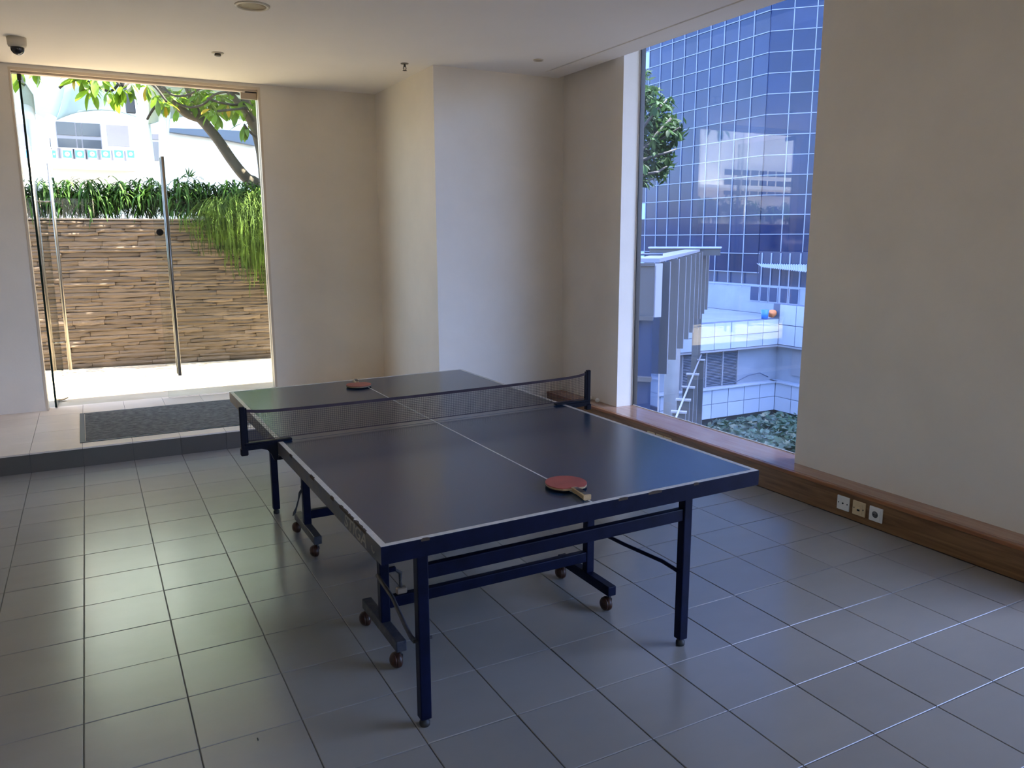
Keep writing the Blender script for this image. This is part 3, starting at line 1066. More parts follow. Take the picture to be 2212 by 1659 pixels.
# ------------------------------------------------------------------ ceiling fittings
def downlight(x, y, r, label):
    t = thing('ceiling_light', label, 'light', (x, y, CEIL))
    MB().lathe([(r * 0.80, 0.0), (r, 0.0), (r * 0.99, -0.005), (r * 0.90, -0.010), (r * 0.80, -0.008), (r * 0.78, 0.0)], n=36).build('rim', 'lamp_ring', t)
    MB().lathe([(0, -0.0035), (r * 0.5, -0.004), (r * 0.79, -0.003), (r * 0.79, 0.0)], n=36).build('diffuser', 'lamp_glass', t)
    return t


downlight(1.215, -0.808, 0.108, 'large round recessed ceiling light, yellowed, at the top of the ceiling')
downlight(3.581, -0.318, 0.042, 'small cream recessed ceiling light near the long slot')
t = thing('smoke_detector', 'small flat round detector on the ceiling before the glass door', 'detector', (1.208, 0.632, CEIL))
MB().lathe([(0, 0.0), (0.047, 0.0), (0.047, -0.004), (0.040, -0.007), (0.0, -0.007)], n=28).build('base', 'lamp_ring', t)
MB().lathe([(0, -0.007), (0.022, -0.007), (0.026, -0.020), (0.022, -0.024), (0, -0.024)], n=24).build('sensor', 'brass', t)
t = thing('sprinkler', 'small metal fire sprinkler hanging from the ceiling by the column', 'sprinkler', (2.651, 0.316, CEIL))
MB().lathe([(0, 0.0), (0.034, 0.0), (0.032, -0.005), (0.012, -0.008), (0, -0.008)], n=24).build('escutcheon', 'steel', t)
MB().lathe([(0, -0.008), (0.009, -0.008), (0.010, -0.028), (0, -0.028)], n=14).build('nozzle', 'brass', t)
for s in (-1, 1):
    MB().tube([(s * 0.009, 0, -0.026), (s * 0.013, 0, -0.040), (s * 0.005, 0, -0.056)], 0.003, 6).build('frame_arm', 'brass', t)
MB().lathe([(0, -0.0555), (0.017, -0.0555), (0.019, -0.059), (0, -0.060)], n=18).build('deflector', 'brass', t)
t = thing('dome_camera', 'cream dome security camera with smoked dome on the ceiling', 'camera', (-0.155, 0.80, CEIL))
MB().lathe([(0, 0.0), (0.064, 0.0), (0.062, -0.050), (0.056, -0.064), (0.046, -0.068), (0, -0.068)], n=32).build('housing', 'cream_plastic', t)
MB().lathe([(0.045, -0.068)] + [(0.045 * math.cos(a * PI / 16), -0.075 - 0.045 * math.sin(a * PI / 16)) for a in range(0, 8)] + [(0, -0.120)], n=28).build('dome', 'dome', t)

# ================================================================== PATIO BEYOND THE DOOR
def wall_y(x):
    return 4.33 - 0.12 * x


struct(MB().box(-16, 2.9, 1.95, 7.0, -0.1, ZS - 0.004).box(2.9, 4.4, 1.95, 7.0, -0.1, ZS - 0.004).build('patio_floor', 'paving'),
       'sunlit paved patio outside the glass door')
gw_ang = math.atan(-0.12)
gwall = struct(thing('garden_wall', '', None, (0, 4.33, ZS), gw_ang), 'low garden wall of thin stacked ledge stones outside the door')
WH = 1.735
GX0, GX1 = -14.0, 3.6
MB().box(GX0, GX1, 0.045, 0.36, -0.2, WH).build('core', 'mortar', gwall)
MB().box(GX0, GX1, 0.0, 0.40, WH, WH + 0.022).bevel(0.004, 1).build('coping', 'coping', gwall)
# rough stones: a few shapes shared by all pieces
stone_me = []
for k in range(7):
    rr = random.Random(100 + k)
    b = MB()
    nxs = 5
    fr = [[None] * 3 for _ in range(nxs + 1)]
    bk = [[None] * 2 for _ in range(nxs + 1)]
    for i in range(nxs + 1):
        x = -0.5 + i / nxs
        for j in range(3):
            z = -0.5 + j / 2
            edge = (j != 1) * 0.25 + (i in (0, nxs)) * 0.2
            jit = 0 if i in (0, nxs) else rr.uniform(-0.04, 0.04)
            fr[i][j] = b.bm.verts.new((x + jit, -0.5 + edge * rr.uniform(0.3, 1.0) + rr.uniform(-0.07, 0.07), z + rr.uniform(-0.10, 0.10) * (1 if j != 1 else 0.5)))
        bk[i][0] = b.bm.verts.new((x, 0.5, -0.5))
        bk[i][1] = b.bm.verts.new((x, 0.5, 0.5))
    for i in range(nxs):
        for j in range(2):
            b.bm.faces.new((fr[i][j], fr[i + 1][j], fr[i + 1][j + 1], fr[i][j + 1]))
        b.bm.faces.new((fr[i][2], fr[i + 1][2], bk[i + 1][1], bk[i][1]))
        b.bm.faces.new((fr[i][0], bk[i][0], bk[i + 1][0], fr[i + 1][0]))
    for i, s in ((0, 1), (nxs, -1)):
        q = [fr[i][0], fr[i][1], fr[i][2], bk[i][1], bk[i][0]]
        b.bm.faces.new(q if s > 0 else q[::-1])
    o = b.build('stone', 'stone', gwall)
    stone_me.append(o.data)
    bpy.data.objects.remove(o)
rr = random.Random(5)
seen_st, rest_st = [], []
z = 0.002
while z < WH - 0.012:
    hh = rr.choice((0.034, 0.040, 0.044, 0.050, 0.058))
    hh = min(hh, WH - z - 0.001)
    x = GX0 + rr.uniform(0, 0.3)
    while x < GX1 - 0.05:
        ln = rr.uniform(0.22, 0.85)
        ln = min(ln, GX1 - x)
        d = rr.uniform(0.046, 0.064)
        item = (x + ln / 2, 0.045 - d / 2 + 0.004, z + hh / 2, ln - 0.003, d, hh - 0.0018)
        # seen straight through the doorway?
        if -0.75 < x + ln and x < 2.35:
            seen_st.append(item)
        else:
            rest_st.append(item)
        x += ln
    z += hh
rr.shuffle(seen_st)
rest_st += seen_st[300:]
for it in seen_st[:300]:
    o = bpy.data.objects.new('stone', rr.choice(stone_me))
    C.objects.link(o)
    o.parent = gwall
    o.location = it[:3]
    o.scale = it[3:]
b = MB()
for it in rest_st:
    b.box(it[0] - it[3] / 2, it[0] + it[3] / 2, it[1] - it[4] / 2, it[1] + it[4] / 2, it[2] - it[5] / 2, it[2] + it[5] / 2)
o = b.build('stone_courses', 'stone', gwall)
o['kind'] = 'stuff'


def gw(x, y, z):
    """garden-wall coordinates to world"""
    c, s = math.cos(gw_ang), math.sin(gw_ang)
    return Vector((x * c - y * s, 4.33 + x * s + y * c, ZS + z))


# hedge of arching strap leaves on the wall
rh = random.Random(11)
V_, F_ = [], []


def blade(p, az, ln, wd, lift, droop, n=4):
    d = Vector((math.cos(az), math.sin(az), 0))
    sd_ = Vector((-d.y, d.x, 0))
    base = len(V_)
    for i in range(n + 1):
        t_ = i / n
        q = Vector(p) + d * ln * t_ * (1 - 0.25 * t_) + Vector((0, 0, ln * (lift * t_ - droop * t_ * t_)))
        wv = wd * (math.sin(PI * min(1, 0.12 + t_ * 0.88)) ** 0.7 if i < n else 0.05)
        V_.append(q + sd_ * wv / 2)
        V_.append(q - sd_ * wv / 2)
    for i in range(n):
        a = base + 2 * i
        F_.append((a, a + 2, a + 3, a + 1))


stems = []
for x_end, dens in ((2.6, 1.0),):
    x = -13.5
    while x < x_end:
        stems.append((x + rh.uniform(-0.04, 0.04), rh.uniform(0.06, 0.50)))
        x += 0.014 if x > -1.2 else 0.045
for (sx, sy) in stems:
    hgt = rh.uniform(0.22, 0.47)
    if rh.random() < 0.02:
        hgt += rh.uniform(0.04, 0.12)
    p = gw(sx, sy, WH + 0.022 + hgt)
    k = rh.randint(13, 18)
    for i in range(k):
        blade(p - Vector((0, 0, rh.uniform(0, 0.16))), rh.uniform(0, 2 * PI), rh.uniform(0.16, 0.30), rh.uniform(0.018, 0.030), rh.uniform(0.3, 1.1), rh.uniform(0.8, 1.6))
    for i in range(7):
        zz = rh.uniform(0.06, hgt)
        blade(gw(sx, sy, WH + 0.022 + zz), rh.uniform(0, 2 * PI), rh.uniform(0.08, 0.18), rh.uniform(0.012, 0.020), rh.uniform(0.0, 0.8), rh.uniform(0.5, 1.2), 3)
hedge = raw_mesh('hedge', V_, F_, 'hedge')
tag(hedge, 'dense green hedge of narrow arching leaves on top of the stone wall', 'hedge', kind='stuff')
sb = MB()
for (sx, sy) in stems[::2]:
    p = gw(sx, sy, WH + 0.022)
    sb.tube([p, p + Vector((rh.uniform(-0.05, 0.05), rh.uniform(-0.03, 0.03), rh.uniform(0.2, 0.4)))], 0.004, 4, caps=False)
o = sb.build('hedge_stem', 'hedge_stem', hedge)
o['kind'] = 'stuff'
# low glass screen in front of the hedge
scr = thing('glass_screen', 'low clear glass screen standing along the top of the garden wall', 'glass screen', gw(0, 0.03, WH + 0.022), gw_ang)
for xa, xb in ((-2.6, -1.02), (-1.0, 0.74), (0.76, 2.5)):
    MB().box(xa, xb, -0.004, 0.004, 0.0, 0.225).build('glass_panel', 'door_glass', scr)

# hanging fern spilling over the wall at the right
V_, F_ = [], []
rf = random.Random(21)
for i in range(1500):
    u = rf.random()
    x = 1.55 + 1.25 * u + rf.gauss(0, 0.05)
    y0 = rf.uniform(-0.02, 0.42)
    zt0 = WH + 0.02 + rf.uniform(0.05, 0.32) * (0.6 + 0.9 * u)
    p = gw(x, y0, zt0)
    az = rf.gauss(-PI / 2 - 0.35, 0.65)
    reach = rf.uniform(0.10, 0.42)
    fall = rf.uniform(0.20, 1.25) * (0.45 + 0.85 * min(1, u * 1.25))
    d = Vector((math.cos(az), math.sin(az), 0))
    pts = []
    n = 7
    for k in range(n + 1):
        t_ = k / n
        pts.append(p + d * reach * math.sin(min(1, t_ * 1.5) * PI / 2) + Vector((rf.uniform(-0.012, 0.012), 0, 0.10 * math.sin(min(1, t_ * 3) * PI) * 0.6 - fall * max(0, t_ - 0.15) ** 1.3)))
    for q in pts:
        yy = gw(0, -0.06, 0).y - 0.12 * (q.x)
        if q.z < ZS + WH and q.y > yy:
            q.y = yy - rf.uniform(0, 0.05)
    w_ = rf.uniform(0.0022, 0.0045)
    for k in range(n):
        a, b_ = pts[k], pts[k + 1]
        base = len(V_)
        s_ = Vector((w_, 0, 0))
        V_ += [a - s_, a + s_, b_ + s_, b_ - s_]
        F_.append((base, base + 1, base + 2, base + 3))
        for _ in range(3):
            t_ = rf.random()
            c_ = a.lerp(b_, t_)
            e_ = c_ + Vector((rf.uniform(-0.06, 0.06), rf.uniform(-0.04, 0.01), rf.uniform(-0.06, 0.03)))
            base = len(V_)
            V_ += [c_, c_ + Vector((0.003, 0, 0.003)), e_]
            F_.append((base, base + 1, base + 2))
fern = raw_mesh('hanging_fern', V_, F_, 'fern')
tag(fern, 'feathery yellow green plant hanging down over the stone wall by the door jamb', 'plant', kind='stuff')


# ------------------------------------------------------------------ frangipani tree
def leaf_mesh(name, mat, ln=0.27, wd=0.085, bend=0.18):
    vs_, fs_ = [], []
    n = 6
    for i in range(n + 1):
        t_ = i / n
        wv = wd / 2 * (math.sin(PI * (0.06 + 0.90 * t_) ** 1.15)) * (1 if i < n else 0.2)
        z_ = -bend * ln * t_ * t_
        x_ = ln * (0.10 + 0.90 * t_)
        vs_ += [(x_, -wv, z_ + 0.12 * wv), (x_, 0, z_ - 0.10 * wv), (x_, wv, z_ + 0.12 * wv)]
    for i in range(n):
        a = 3 * i
        fs_ += [(a, a + 3, a + 4, a + 1), (a + 1, a + 4, a + 5, a + 2)]
    k = len(vs_)
    vs_ += [(0, -0.004, 0), (0, 0.004, 0)]
    fs_.append((k, 0, 2, k + 1))
    me_ = bpy.data.meshes.new(name)
    me_.from_pydata(vs_, [], fs_)
    me_.materials.append(M[mat])
    for p in me_.polygons:
        p.use_smooth = True
    return me_


tree = thing('frangipani_tree', 'grey barked tree with long bright green leaves leaning across the door opening', 'tree', gw(2.35, 0.75, 0))


def world_part(o, root):
    """keep a child built in world coordinates where it stands"""
    bpy.context.view_layer.update()
    o.parent = root
    o.matrix_parent_inverse = root.matrix_world.inverted()
    return o


TYP = 5.0


def tp(px, py, y=TYP):
    return on_plane(px, py, 1, y)


def limb(name, pix, mat, root, radii, y=TYP, dy=0.0):
    pts = []
    n = len(pix)
    for i, (a, b_) in enumerate(pix):
        pts.append(tp(a, b_, y + dy * i / max(1, n - 1)))
    # smooth by Catmull-Rom
    P = [pts[0]] + pts + [pts[-1]]
    Rr = [radii[0]] + list(radii) + [radii[-1]]
    out, ro = [], []
    for i in range(1, len(P) - 2):
        for k in range(4):
            t_ = k / 4
            p0, p1, p2, p3 = P[i - 1], P[i], P[i + 1], P[i + 2]
            out.append(0.5 * ((2 * p1) + (-p0 + p2) * t_ + (2 * p0 - 5 * p1 + 4 * p2 - p3) * t_ * t_ + (-p0 + 3 * p1 - 3 * p2 + p3) * t_ ** 3))
            ro.append(Rr[i] * (1 - t_) + Rr[i + 1] * t_)
    out.append(pts[-1])
    ro.append(radii[-1])
    return world_part(MB().tube(out, ro, 10).build(name, mat), root)


pr = at_depth  # readable alias
limb('trunk', [(590, 560), (578, 470), (556, 405), (535, 390)], 'bark', tree, [0.11, 0.105, 0.10, 0.09])
limb('branch', [(560, 408), (528, 380), (500, 345), (468, 298), (438, 262), (423, 247)], 'bark', tree, [0.085, 0.074, 0.070, 0.066, 0.064, 0.060])
limb('branch', [(432, 256), (402, 245), (378, 222), (352, 196), (330, 178), (296, 150)], 'bark', tree, [0.060, 0.054, 0.049, 0.044, 0.040, 0.036], dy=-0.3)
limb('branch', [(432, 258), (424, 236), (412, 208), (400, 178), (385, 140)], 'bark', tree, [0.048, 0.040, 0.038, 0.036, 0.03])
limb('branch', [(574, 480), (574, 400), (566, 330), (553, 280), (536, 243), (528, 200), (522, 150)], 'bark', tree, [0.11, 0.088, 0.078, 0.073, 0.068, 0.056, 0.05], y=4.75)
limb('branch', [(534, 240), (515, 222), (496, 200), (476, 180), (450, 150)], 'bark', tree, [0.050, 0.043, 0.038, 0.036, 0.03], y=4.75)
twigs = [([(382, 222), (410, 232), (440, 225), (462, 205), (490, 198)], -0.5), ([(350, 185), (372, 205), (402, 206), (432, 192), (455, 185)], -0.6),
         ([(548, 262), (530, 236), (512, 236), (490, 238), (470, 240)], -0.4), ([(530, 226), (500, 226), (470, 220), (448, 212)], -0.3),
         ([(262, 190), (282, 178), (268, 168), (240, 197), (208, 185), (180, 171)], 0.2), ([(180, 170), (165, 160), (150, 172), (128, 190)], 0.1),
         ([(165, 160), (145, 165), (120, 152)], 0.0), ([(300, 170), (330, 182), (360, 220)], -0.2), ([(345, 215), (325, 245), (318, 258)], 0.1),
         ([(558, 300), (540, 285), (528, 270)], -0.3), ([(500, 200), (520, 205), (548, 232)], 0.3), ([(555, 250), (570, 255)], 0.0),
         ([(262, 190), (275, 150)], 0.0), ([(262, 188), (240, 160), (225, 150)], 0.2)]
for pix, dy in twigs:
    limb('twig', pix, 'bark_dark', tree, [0.014 + 0.006 * (i == 0) for i in range(len(pix))], y=4.6 if pix[0][0] > 300 else 3.9, dy=dy)
lf = [leaf_mesh('leaf', 'leaf', 0.27, 0.085), leaf_mesh('leaf', 'leaf', 0.24, 0.080, 0.35), leaf_mesh('leaf', 'leaf', 0.20, 0.07, 0.1)]
lf_old = leaf_mesh('leaf', 'leaf_old', 0.25, 0.08, 0.3)
leaf_count = {}


def place_leaf(root, me_, p, az, el, roll, s):
    o = bpy.data.objects.new('leaf', me_)
    C.objects.link(o)
    o.parent = root
    R_ = Matrix.Rotation(az, 4, 'Z') @ Matrix.Rotation(-el, 4, 'Y') @ Matrix.Rotation(roll, 4, 'X')
    o.matrix_basis = Matrix.Translation(Vector(p) - root.location) @ R_ @ Matrix.Scale(s, 4)
    leaf_count[root.name] = leaf_count.get(root.name, 0) + 1


rl = random.Random(31)


def rosette(root, p, n, droop, s=1.0, meshes=lf, old=0.05, rad=(0, 2 * PI)):
    for k in range(n):
        az = rad[0] + (rad[1] - rad[0]) * (k + rl.uniform(-0.3, 0.3)) / n
        el = rl.uniform(-1.0, 0.45) - droop
        mm = lf_old if (rl.random() < old and meshes is lf) else rl.choice(meshes)
        place_leaf(root, mm, p + Vector((0, 0, rl.uniform(-0.02, 0.02))), az, el, rl.uniform(-0.5, 0.5), s * rl.uniform(0.75, 1.1))


ros = [(40, 140, 3.4, 6, .6), (72, 138, 3.5, 6, .6), (180, 171, 3.9, 9, .1), (165, 158, 3.9, 8, .0), (205, 166, 3.8, 8, .2), (195, 188, 3.9, 8, .5), (228, 150, 4.0, 7, .1), (262, 188, 3.9, 7, .8),
       (282, 182, 3.9, 6, .9), (238, 196, 4.0, 6, .6), (290, 148, 4.2, 6, .2), (358, 220, 4.4, 8, .5), (340, 196, 4.3, 7, .5), (372, 190, 4.6, 8, .1), (395, 200, 4.8, 8, .0),
       (420, 205, 5.0, 8, .2), (447, 198, 4.8, 8, .1), (470, 190, 4.6, 8, .1), (455, 238, 4.3, 8, .5), (468, 243, 4.2, 9, .6), (500, 190, 4.8, 8, .1), (512, 210, 5.1, 7, .2), (540, 200, 5.0, 7, .2),
       (548, 232, 4.9, 7, .3), (528, 268, 4.4, 10, .6), (552, 262, 5.2, 7, .4), (430, 175, 5.0, 7, .1), (480, 222, 5.1, 7, .3), (410, 225, 5.2, 6, .5), (555, 185, 5.0, 6, .1), (400, 172, 4.9, 6, .0), (520, 178, 5.2, 6, .1),
       (385, 214, 5.2, 7, .3), (440, 212, 5.3, 7, .2), (492, 208, 4.5, 7, .3), (560, 215, 4.4, 6, .3), (318, 186, 4.2, 6, .4)]
for (a, b_, y, n, dr) in ros:
    b_ = b_ + (16 if a > 320 and b_ < 215 else 0)
    rosette(tree, tp(a, b_, y), n, dr, 0.92 if y < 4.2 else 0.85)

V_, F_ = [], []
for i in range(2600):
    c_ = rl.choice(((0.3, 4.2, 4.6, 0.9), (1.2, 4.8, 4.5, 1.0), (2.1, 5.0, 4.3, 1.0), (2.9, 5.0, 4.2, 1.0), (2.4, 4.2, 4.0, 0.7), (3.4, 4.6, 3.7, 0.8), (-0.6, 4.0, 4.6, 0.7)))
    p = Vector((c_[0] + rl.gauss(0, 0.5) * c_[3], c_[1] + rl.gauss(0, 0.45) * c_[3], c_[2] + rl.gauss(0, 0.28)))
    q = in_view(p)
    if q and -10 < q[0] < 600 and q[1] > 60 and not (350 < q[0] < 575 and q[1] < 228):
        p.z += 0.6
        if in_view(p) and in_view(p)[1] > 60 and in_view(p)[0] < 600:
            continue
    d = Vector((rl.gauss(0, 1), rl.gauss(0, 1), rl.gauss(-0.3, 0.4))).normalized()
    sdv = d.cross(Vector((rl.gauss(0, .4), rl.gauss(0, .4), 1))).normalized()
    base = len(V_)
    V_ += [p, p + d * 0.10 + sdv * 0.038, p + d * 0.25, p + d * 0.10 - sdv * 0.038]
    F_.append((base, base + 1, base + 2, base + 3))
o = raw_mesh('foliage', V_, F_, 'leaf')
o['kind'] = 'stuff'
world_part(o, tree)
# thick leafy tangle between the branches, beyond the leaves built one by one
V_, F_ = [], []
rl2 = random.Random(57)
for k in range(34):
    a, b_ = rl2.uniform(350, 572), 0
    b_ = rl2.uniform(196 + (a - 450) * 0.05, 240 if a > 420 else 222)
    c_ = tp(a, b_, rl2.uniform(4.5, 5.8))
    for i in range(rl2.randint(5, 7)):
        me_ = rl2.choice(lf)
        R_ = Matrix.Translation(c_) @ Matrix.Rotation(rl2.uniform(0, 2 * PI), 4, 'Z') @ Matrix.Rotation(rl2.uniform(-0.3, 1.2), 4, 'Y') @ Matrix.Rotation(rl2.uniform(-0.5, 0.5), 4, 'X') @ Matrix.Scale(rl2.uniform(0.6, 0.9), 4)
        base = len(V_)
        V_ += [R_ @ v.co for v in me_.vertices]
        F_ += [tuple(base + q for q in p_.vertices) for p_ in me_.polygons]
o = raw_mesh('foliage', V_, F_, 'leaf')
o['kind'] = 'stuff'
world_part(o, tree)

# small palm frond rising behind the hedge
palm = thing('palm_frond', 'single pale palm frond rising above the hedge', 'plant', gw(1.25, 0.55, WH))
pb_ = [tp(400, 420, 4.75), tp(403, 395, 4.75), tp(410, 375, 4.75)]
world_part(MB().tube(pb_, [0.006, 0.005, 0.003], 6).build('stalk', 'hedge', None), palm)
for (ex_, ey_) in ((391, 380), (400, 360), (408, 358), (418, 362), (425, 368), (424, 376)):
    q = tp(ex_, ey_, 4.75)
    s_ = pb_[1].lerp(pb_[2], 0.6)
    dn = (q - s_)
    sdv = Vector((dn.z, 0, -dn.x)).normalized() * 0.010
    mid = s_.lerp(q, 0.45)
    fr_ = MB()
    fr_.face([s_, mid + sdv, q, mid - sdv])
    world_part(fr_.build('leaflet', 'hedge', None), palm)

# ------------------------------------------------------------------ plaza building far beyond the hedge
BY = 45.0


def bp(px, py, y=BY):
    return on_plane(px, py, 1, y)


def rect(px0, py0, px1, py1, y=BY):
    """world x and z extents of an upright rectangle seen at these corners, on the facade plane"""
    a, b_ = bp(px0, (py0 + py1) / 2, y), bp(px1, (py0 + py1) / 2, y)
    t_, u_ = bp((px0 + px1) / 2, py0, y), bp((px0 + px1) / 2, py1, y)
    return a.x, b_.x, u_.z, t_.z


bld = thing('white_building', 'white rendered building with dark grey windows beyond the hedge', 'building', (0, BY, -12))


def bpart(mb, name, mat, root):
    return world_part(mb.build(name, mat), root)


bpart(MB().box(-75, 14, BY, BY + 6, -12, 13), 'wall', 'white_wall', bld)
x0_, x1_, z0_, z1_ = rect(122, 265, 219, 322)
wf = bpart(MB().box(x0_, x1_, BY - 0.10, BY, z0_, z1_), 'window', 'grey_frame', bld)
wx, wz = x1_ - x0_, z1_ - z0_
for (a, b_, c_, d_) in ((0.02, 0.42, 0.50, 0.98), (0.45, 0.56, 0.50, 0.98), (0.58, 0.98, 0.50, 0.98), (0.02, 0.42, 0.02, 0.36), (0.45, 0.54, 0.02, 0.36), (0.57, 0.98, 0.02, 0.36)):
    bpart(MB().box(x0_ + wx * a, x0_ + wx * b_, BY - 0.14, BY - 0.101, z0_ + wz * c_, z0_ + wz * d_), 'pane', 'grey_glass', wf)
for (a, b_, c_, d_, nm, mt) in ((231, 271, 278, 316, 'wall_panel', 'pink_panel'), (38, 268, 55, 322, 'wall_panel', 'pink_panel'), (60, 258, 88, 322, 'window', 'grey_glass'),
                                (89, 262, 108, 322, 'window', 'grey_glass'), (318, 290, 358, 302, 'wall_panel', 'pink_panel'), (306, 306, 358, 347, 'doorway', 'grey_frame')):
    x0_, x1_, z0_, z1_ = rect(a, b_, c_, d_)
    bpart(MB().box(x0_, x1_, BY - 0.08, BY, z0_, z1_), nm, mt, bld)
# dark blue band painting in the canopy's shade on the right-hand wing
va = [(352, 276), (480, 280), (552, 285), (556, 315), (480, 300), (362, 284)]
rb_ = MB()
fr_ = [bp(a, b_, BY - 0.6) for a, b_ in va]
bk_ = [p + Vector((0, 0.5, 0)) for p in fr_]
A_ = [rb_.bm.verts.new(p) for p in fr_]
B_ = [rb_.bm.verts.new(p) for p in bk_]
rb_.bm.faces.new(A_)
rb_.bm.faces.new(B_[::-1])
for i in range(len(A_)):
    j = (i + 1) % len(A_)
    rb_.bm.faces.new((A_[i], A_[j], B_[j], B_[i]))
bpart(rb_, 'shade_band', 'blue_shade', bld)
# balcony railing with blue posters
BR = BY - 3.0
rail = thing('balcony_railing', 'white metal balcony railing hung with small blue posters', 'railing', (-10, BR, 5))
x0_, x1_, z0_, z1_ = rect(40, 320, 300, 346, BR)
bpart(MB().box(-75, x1_, BR + 0.05, BY, z0_ - 0.25, z0_ - 0.02), 'balcony_slab', 'white_wall', rail)
bpart(MB().box(x0_, x1_, BR - 0.03, BR + 0.03, z1_ - 0.05, z1_), 'top_rail', 'rail_metal', rail)
bpart(MB().box(x0_, x1_, BR - 0.03, BR + 0.03, z0_, z0_ + 0.05), 'bottom_rail', 'rail_metal', rail)
pxs = [(56, 64), (88, 100), (113, 121), (136, 155), (163, 182), (190, 209), (219, 238), (247, 266), (275, 290)]
for (a, b_) in pxs:
    xa, xb, za, zb = rect(a, 325, b_, 341, BR - 0.06)
    po = bpart(MB().box(xa, xb, BR - 0.07, BR - 0.05, za, zb), 'poster', 'poster_blue', rail)
    cx_, cz_ = (xa + xb) / 2, (za + zb) / 2
    bpart(MB().lathe([(0, -0.01), (0.30 * (xb - xa), -0.01), (0.30 * (xb - xa), 0.0)], (cx_, BR - 0.07, cz_), 16, 'Y'), 'poster_disc', 'poster_white', po)
    bpart(MB().lathe([(0, -0.01), (0.08 * (xb - xa), -0.01), (0.08 * (xb - xa), 0.0)], (cx_, BR - 0.081, cz_ + 0.05 * (zb - za)), 10, 'Y'), 'poster_dot', 'poster_red', po)
for px_ in (70, 76, 82, 104, 109, 127, 131, 158, 161, 185, 188, 212, 216, 242, 270):
    p = bp(px_, 333, BR)
    bpart(MB().box(p.x - 0.05, p.x + 0.05, BR - 0.02, BR + 0.02, z0_ + 0.05, z1_ - 0.05), 'baluster', 'grey_frame', rail)
# tensile canopies and their raking poles
CY = 32.0


def membrane(name, label, pix, y0, sag, thick=0.03, fab='fabric'):
    """doubly curved sail stretched between four corners given on the photo, at real distances"""
    P00, P10, P11, P01 = [on_plane(a, b_, 1, y) for (a, b_, y) in pix]
    n = 12
    vs_, fs_ = [], []
    for i in range(n + 1):
        for j in range(n + 1):
            u, v_ = i / n, j / n
            p = (P00 * (1 - u) + P10 * u) * (1 - v_) + (P01 * (1 - u) + P11 * u) * v_
            p = p + Vector((0, 0, sag * 4 * u * (1 - u) - sag * 4 * v_ * (1 - v_)))
            vs_.append(p)
    for i in range(n):
        for j in range(n):
            a = i * (n + 1) + j
            fs_.append((a, a + n + 1, a + n + 2, a + 1))
    o = raw_mesh(name, vs_, fs_, fab, smooth=True)
    md = o.modifiers.new('thickness', 'SOLIDIFY')
    md.thickness = thick
    return tag(o, label, 'canopy', 'tensile canopies')


membrane('canopy', 'pale greenish canopy sail stretched above the dark grey window', [(104, 260, CY), (318, 262, CY + 3), (330, 190, CY + 5), (140, 190, CY)], CY, 0.5)
membrane('canopy', 'large pale canopy sail behind the tree branches', [(318, 268, CY - 2), (600, 285, CY - 2), (620, 150, CY - 8), (320, 180, CY - 6)], CY, 0.5)
membrane('canopy', 'white canopy sail at the left behind the open door leaf', [(-40, 262, CY), (104, 262, CY), (140, 178, CY), (-60, 170, CY)], CY, 0.5)
membrane('canopy', 'topmost broad canopy sail, extended unseen overhead to brighten the floor, a strip showing under the door head', [(-260, 184, CY - 4), (640, 190, CY - 4), (900, -420, 14), (-700, -420, 14)], CY, 0.3, 0.03, 'fabric_bright')  # only a strip shows; the overhead reach is added for the floor glow
for (a, b_, c_, d_, y, r_, lb) in ((88, 258, 82, 400, CY - 2, 0.20, 'upright white canopy pole left of the dark grey window'), (112, 250, 78, 345, CY - 2, 0.18, 'white pole leaning left beside the dark grey window'),
                                   (300, 175, 324, 380, CY - 3, 0.24, 'tall white pole leaning beside the dark hanging screen'), (352, 210, 354, 400, CY - 4, 0.17, 'white upright pole behind the steel door handle'), (366, 210, 352, 372, CY - 4, 0.10, 'thin white raking pole behind the steel door handle'),
                                   (92, 256, 108, 400, CY - 2, 0.16, 'white pole leaning right beside the dark grey window')):
    p, q = on_plane(a, b_, 1, y), on_plane(c_, d_, 1, y)
    d = (p - q).normalized()
    pl_ = MB().tube([q - d * (q.z + 11) / max(0.3, d.z), p], r_, 12).build('canopy_pole', 'white_pole')
    tag(pl_, lb, 'pole', 'canopy poles')
    if 'hanging screen' in lb:
        screen_pole = pl_
x0_, x1_, z0_, z1_ = rect(270, 188, 291, 245, CY - 2.2)
world_part(MB().box(x0_, x1_, CY - 2.3, CY - 2.1, z0_, z1_).bevel(0.03, 1).build('screen_panel', 'dark_panel'), screen_pole)
struct(MB().box(-90, 40, 7.0, 60, -12.2, -12).build('plaza_ground', 'paving'), 'pale plaza ground far below the hedge')
# black slatted balcony farther left, seen only mirrored in the window pane
sl = thing('slatted_screen', 'dark slatted balcony screen on the white building, mirrored in the window', 'screen', (-42, BY - 0.4, 6))
for k in range(3):
    for j in range(8):
        bpart(MB().box(-46.5 + j * 1.0, -45.75 + j * 1.0, BY - 0.5, BY - 0.4, 5.2 + k * 0.8, 5.65 + k * 0.8), 'slat', 'dark_panel', sl)

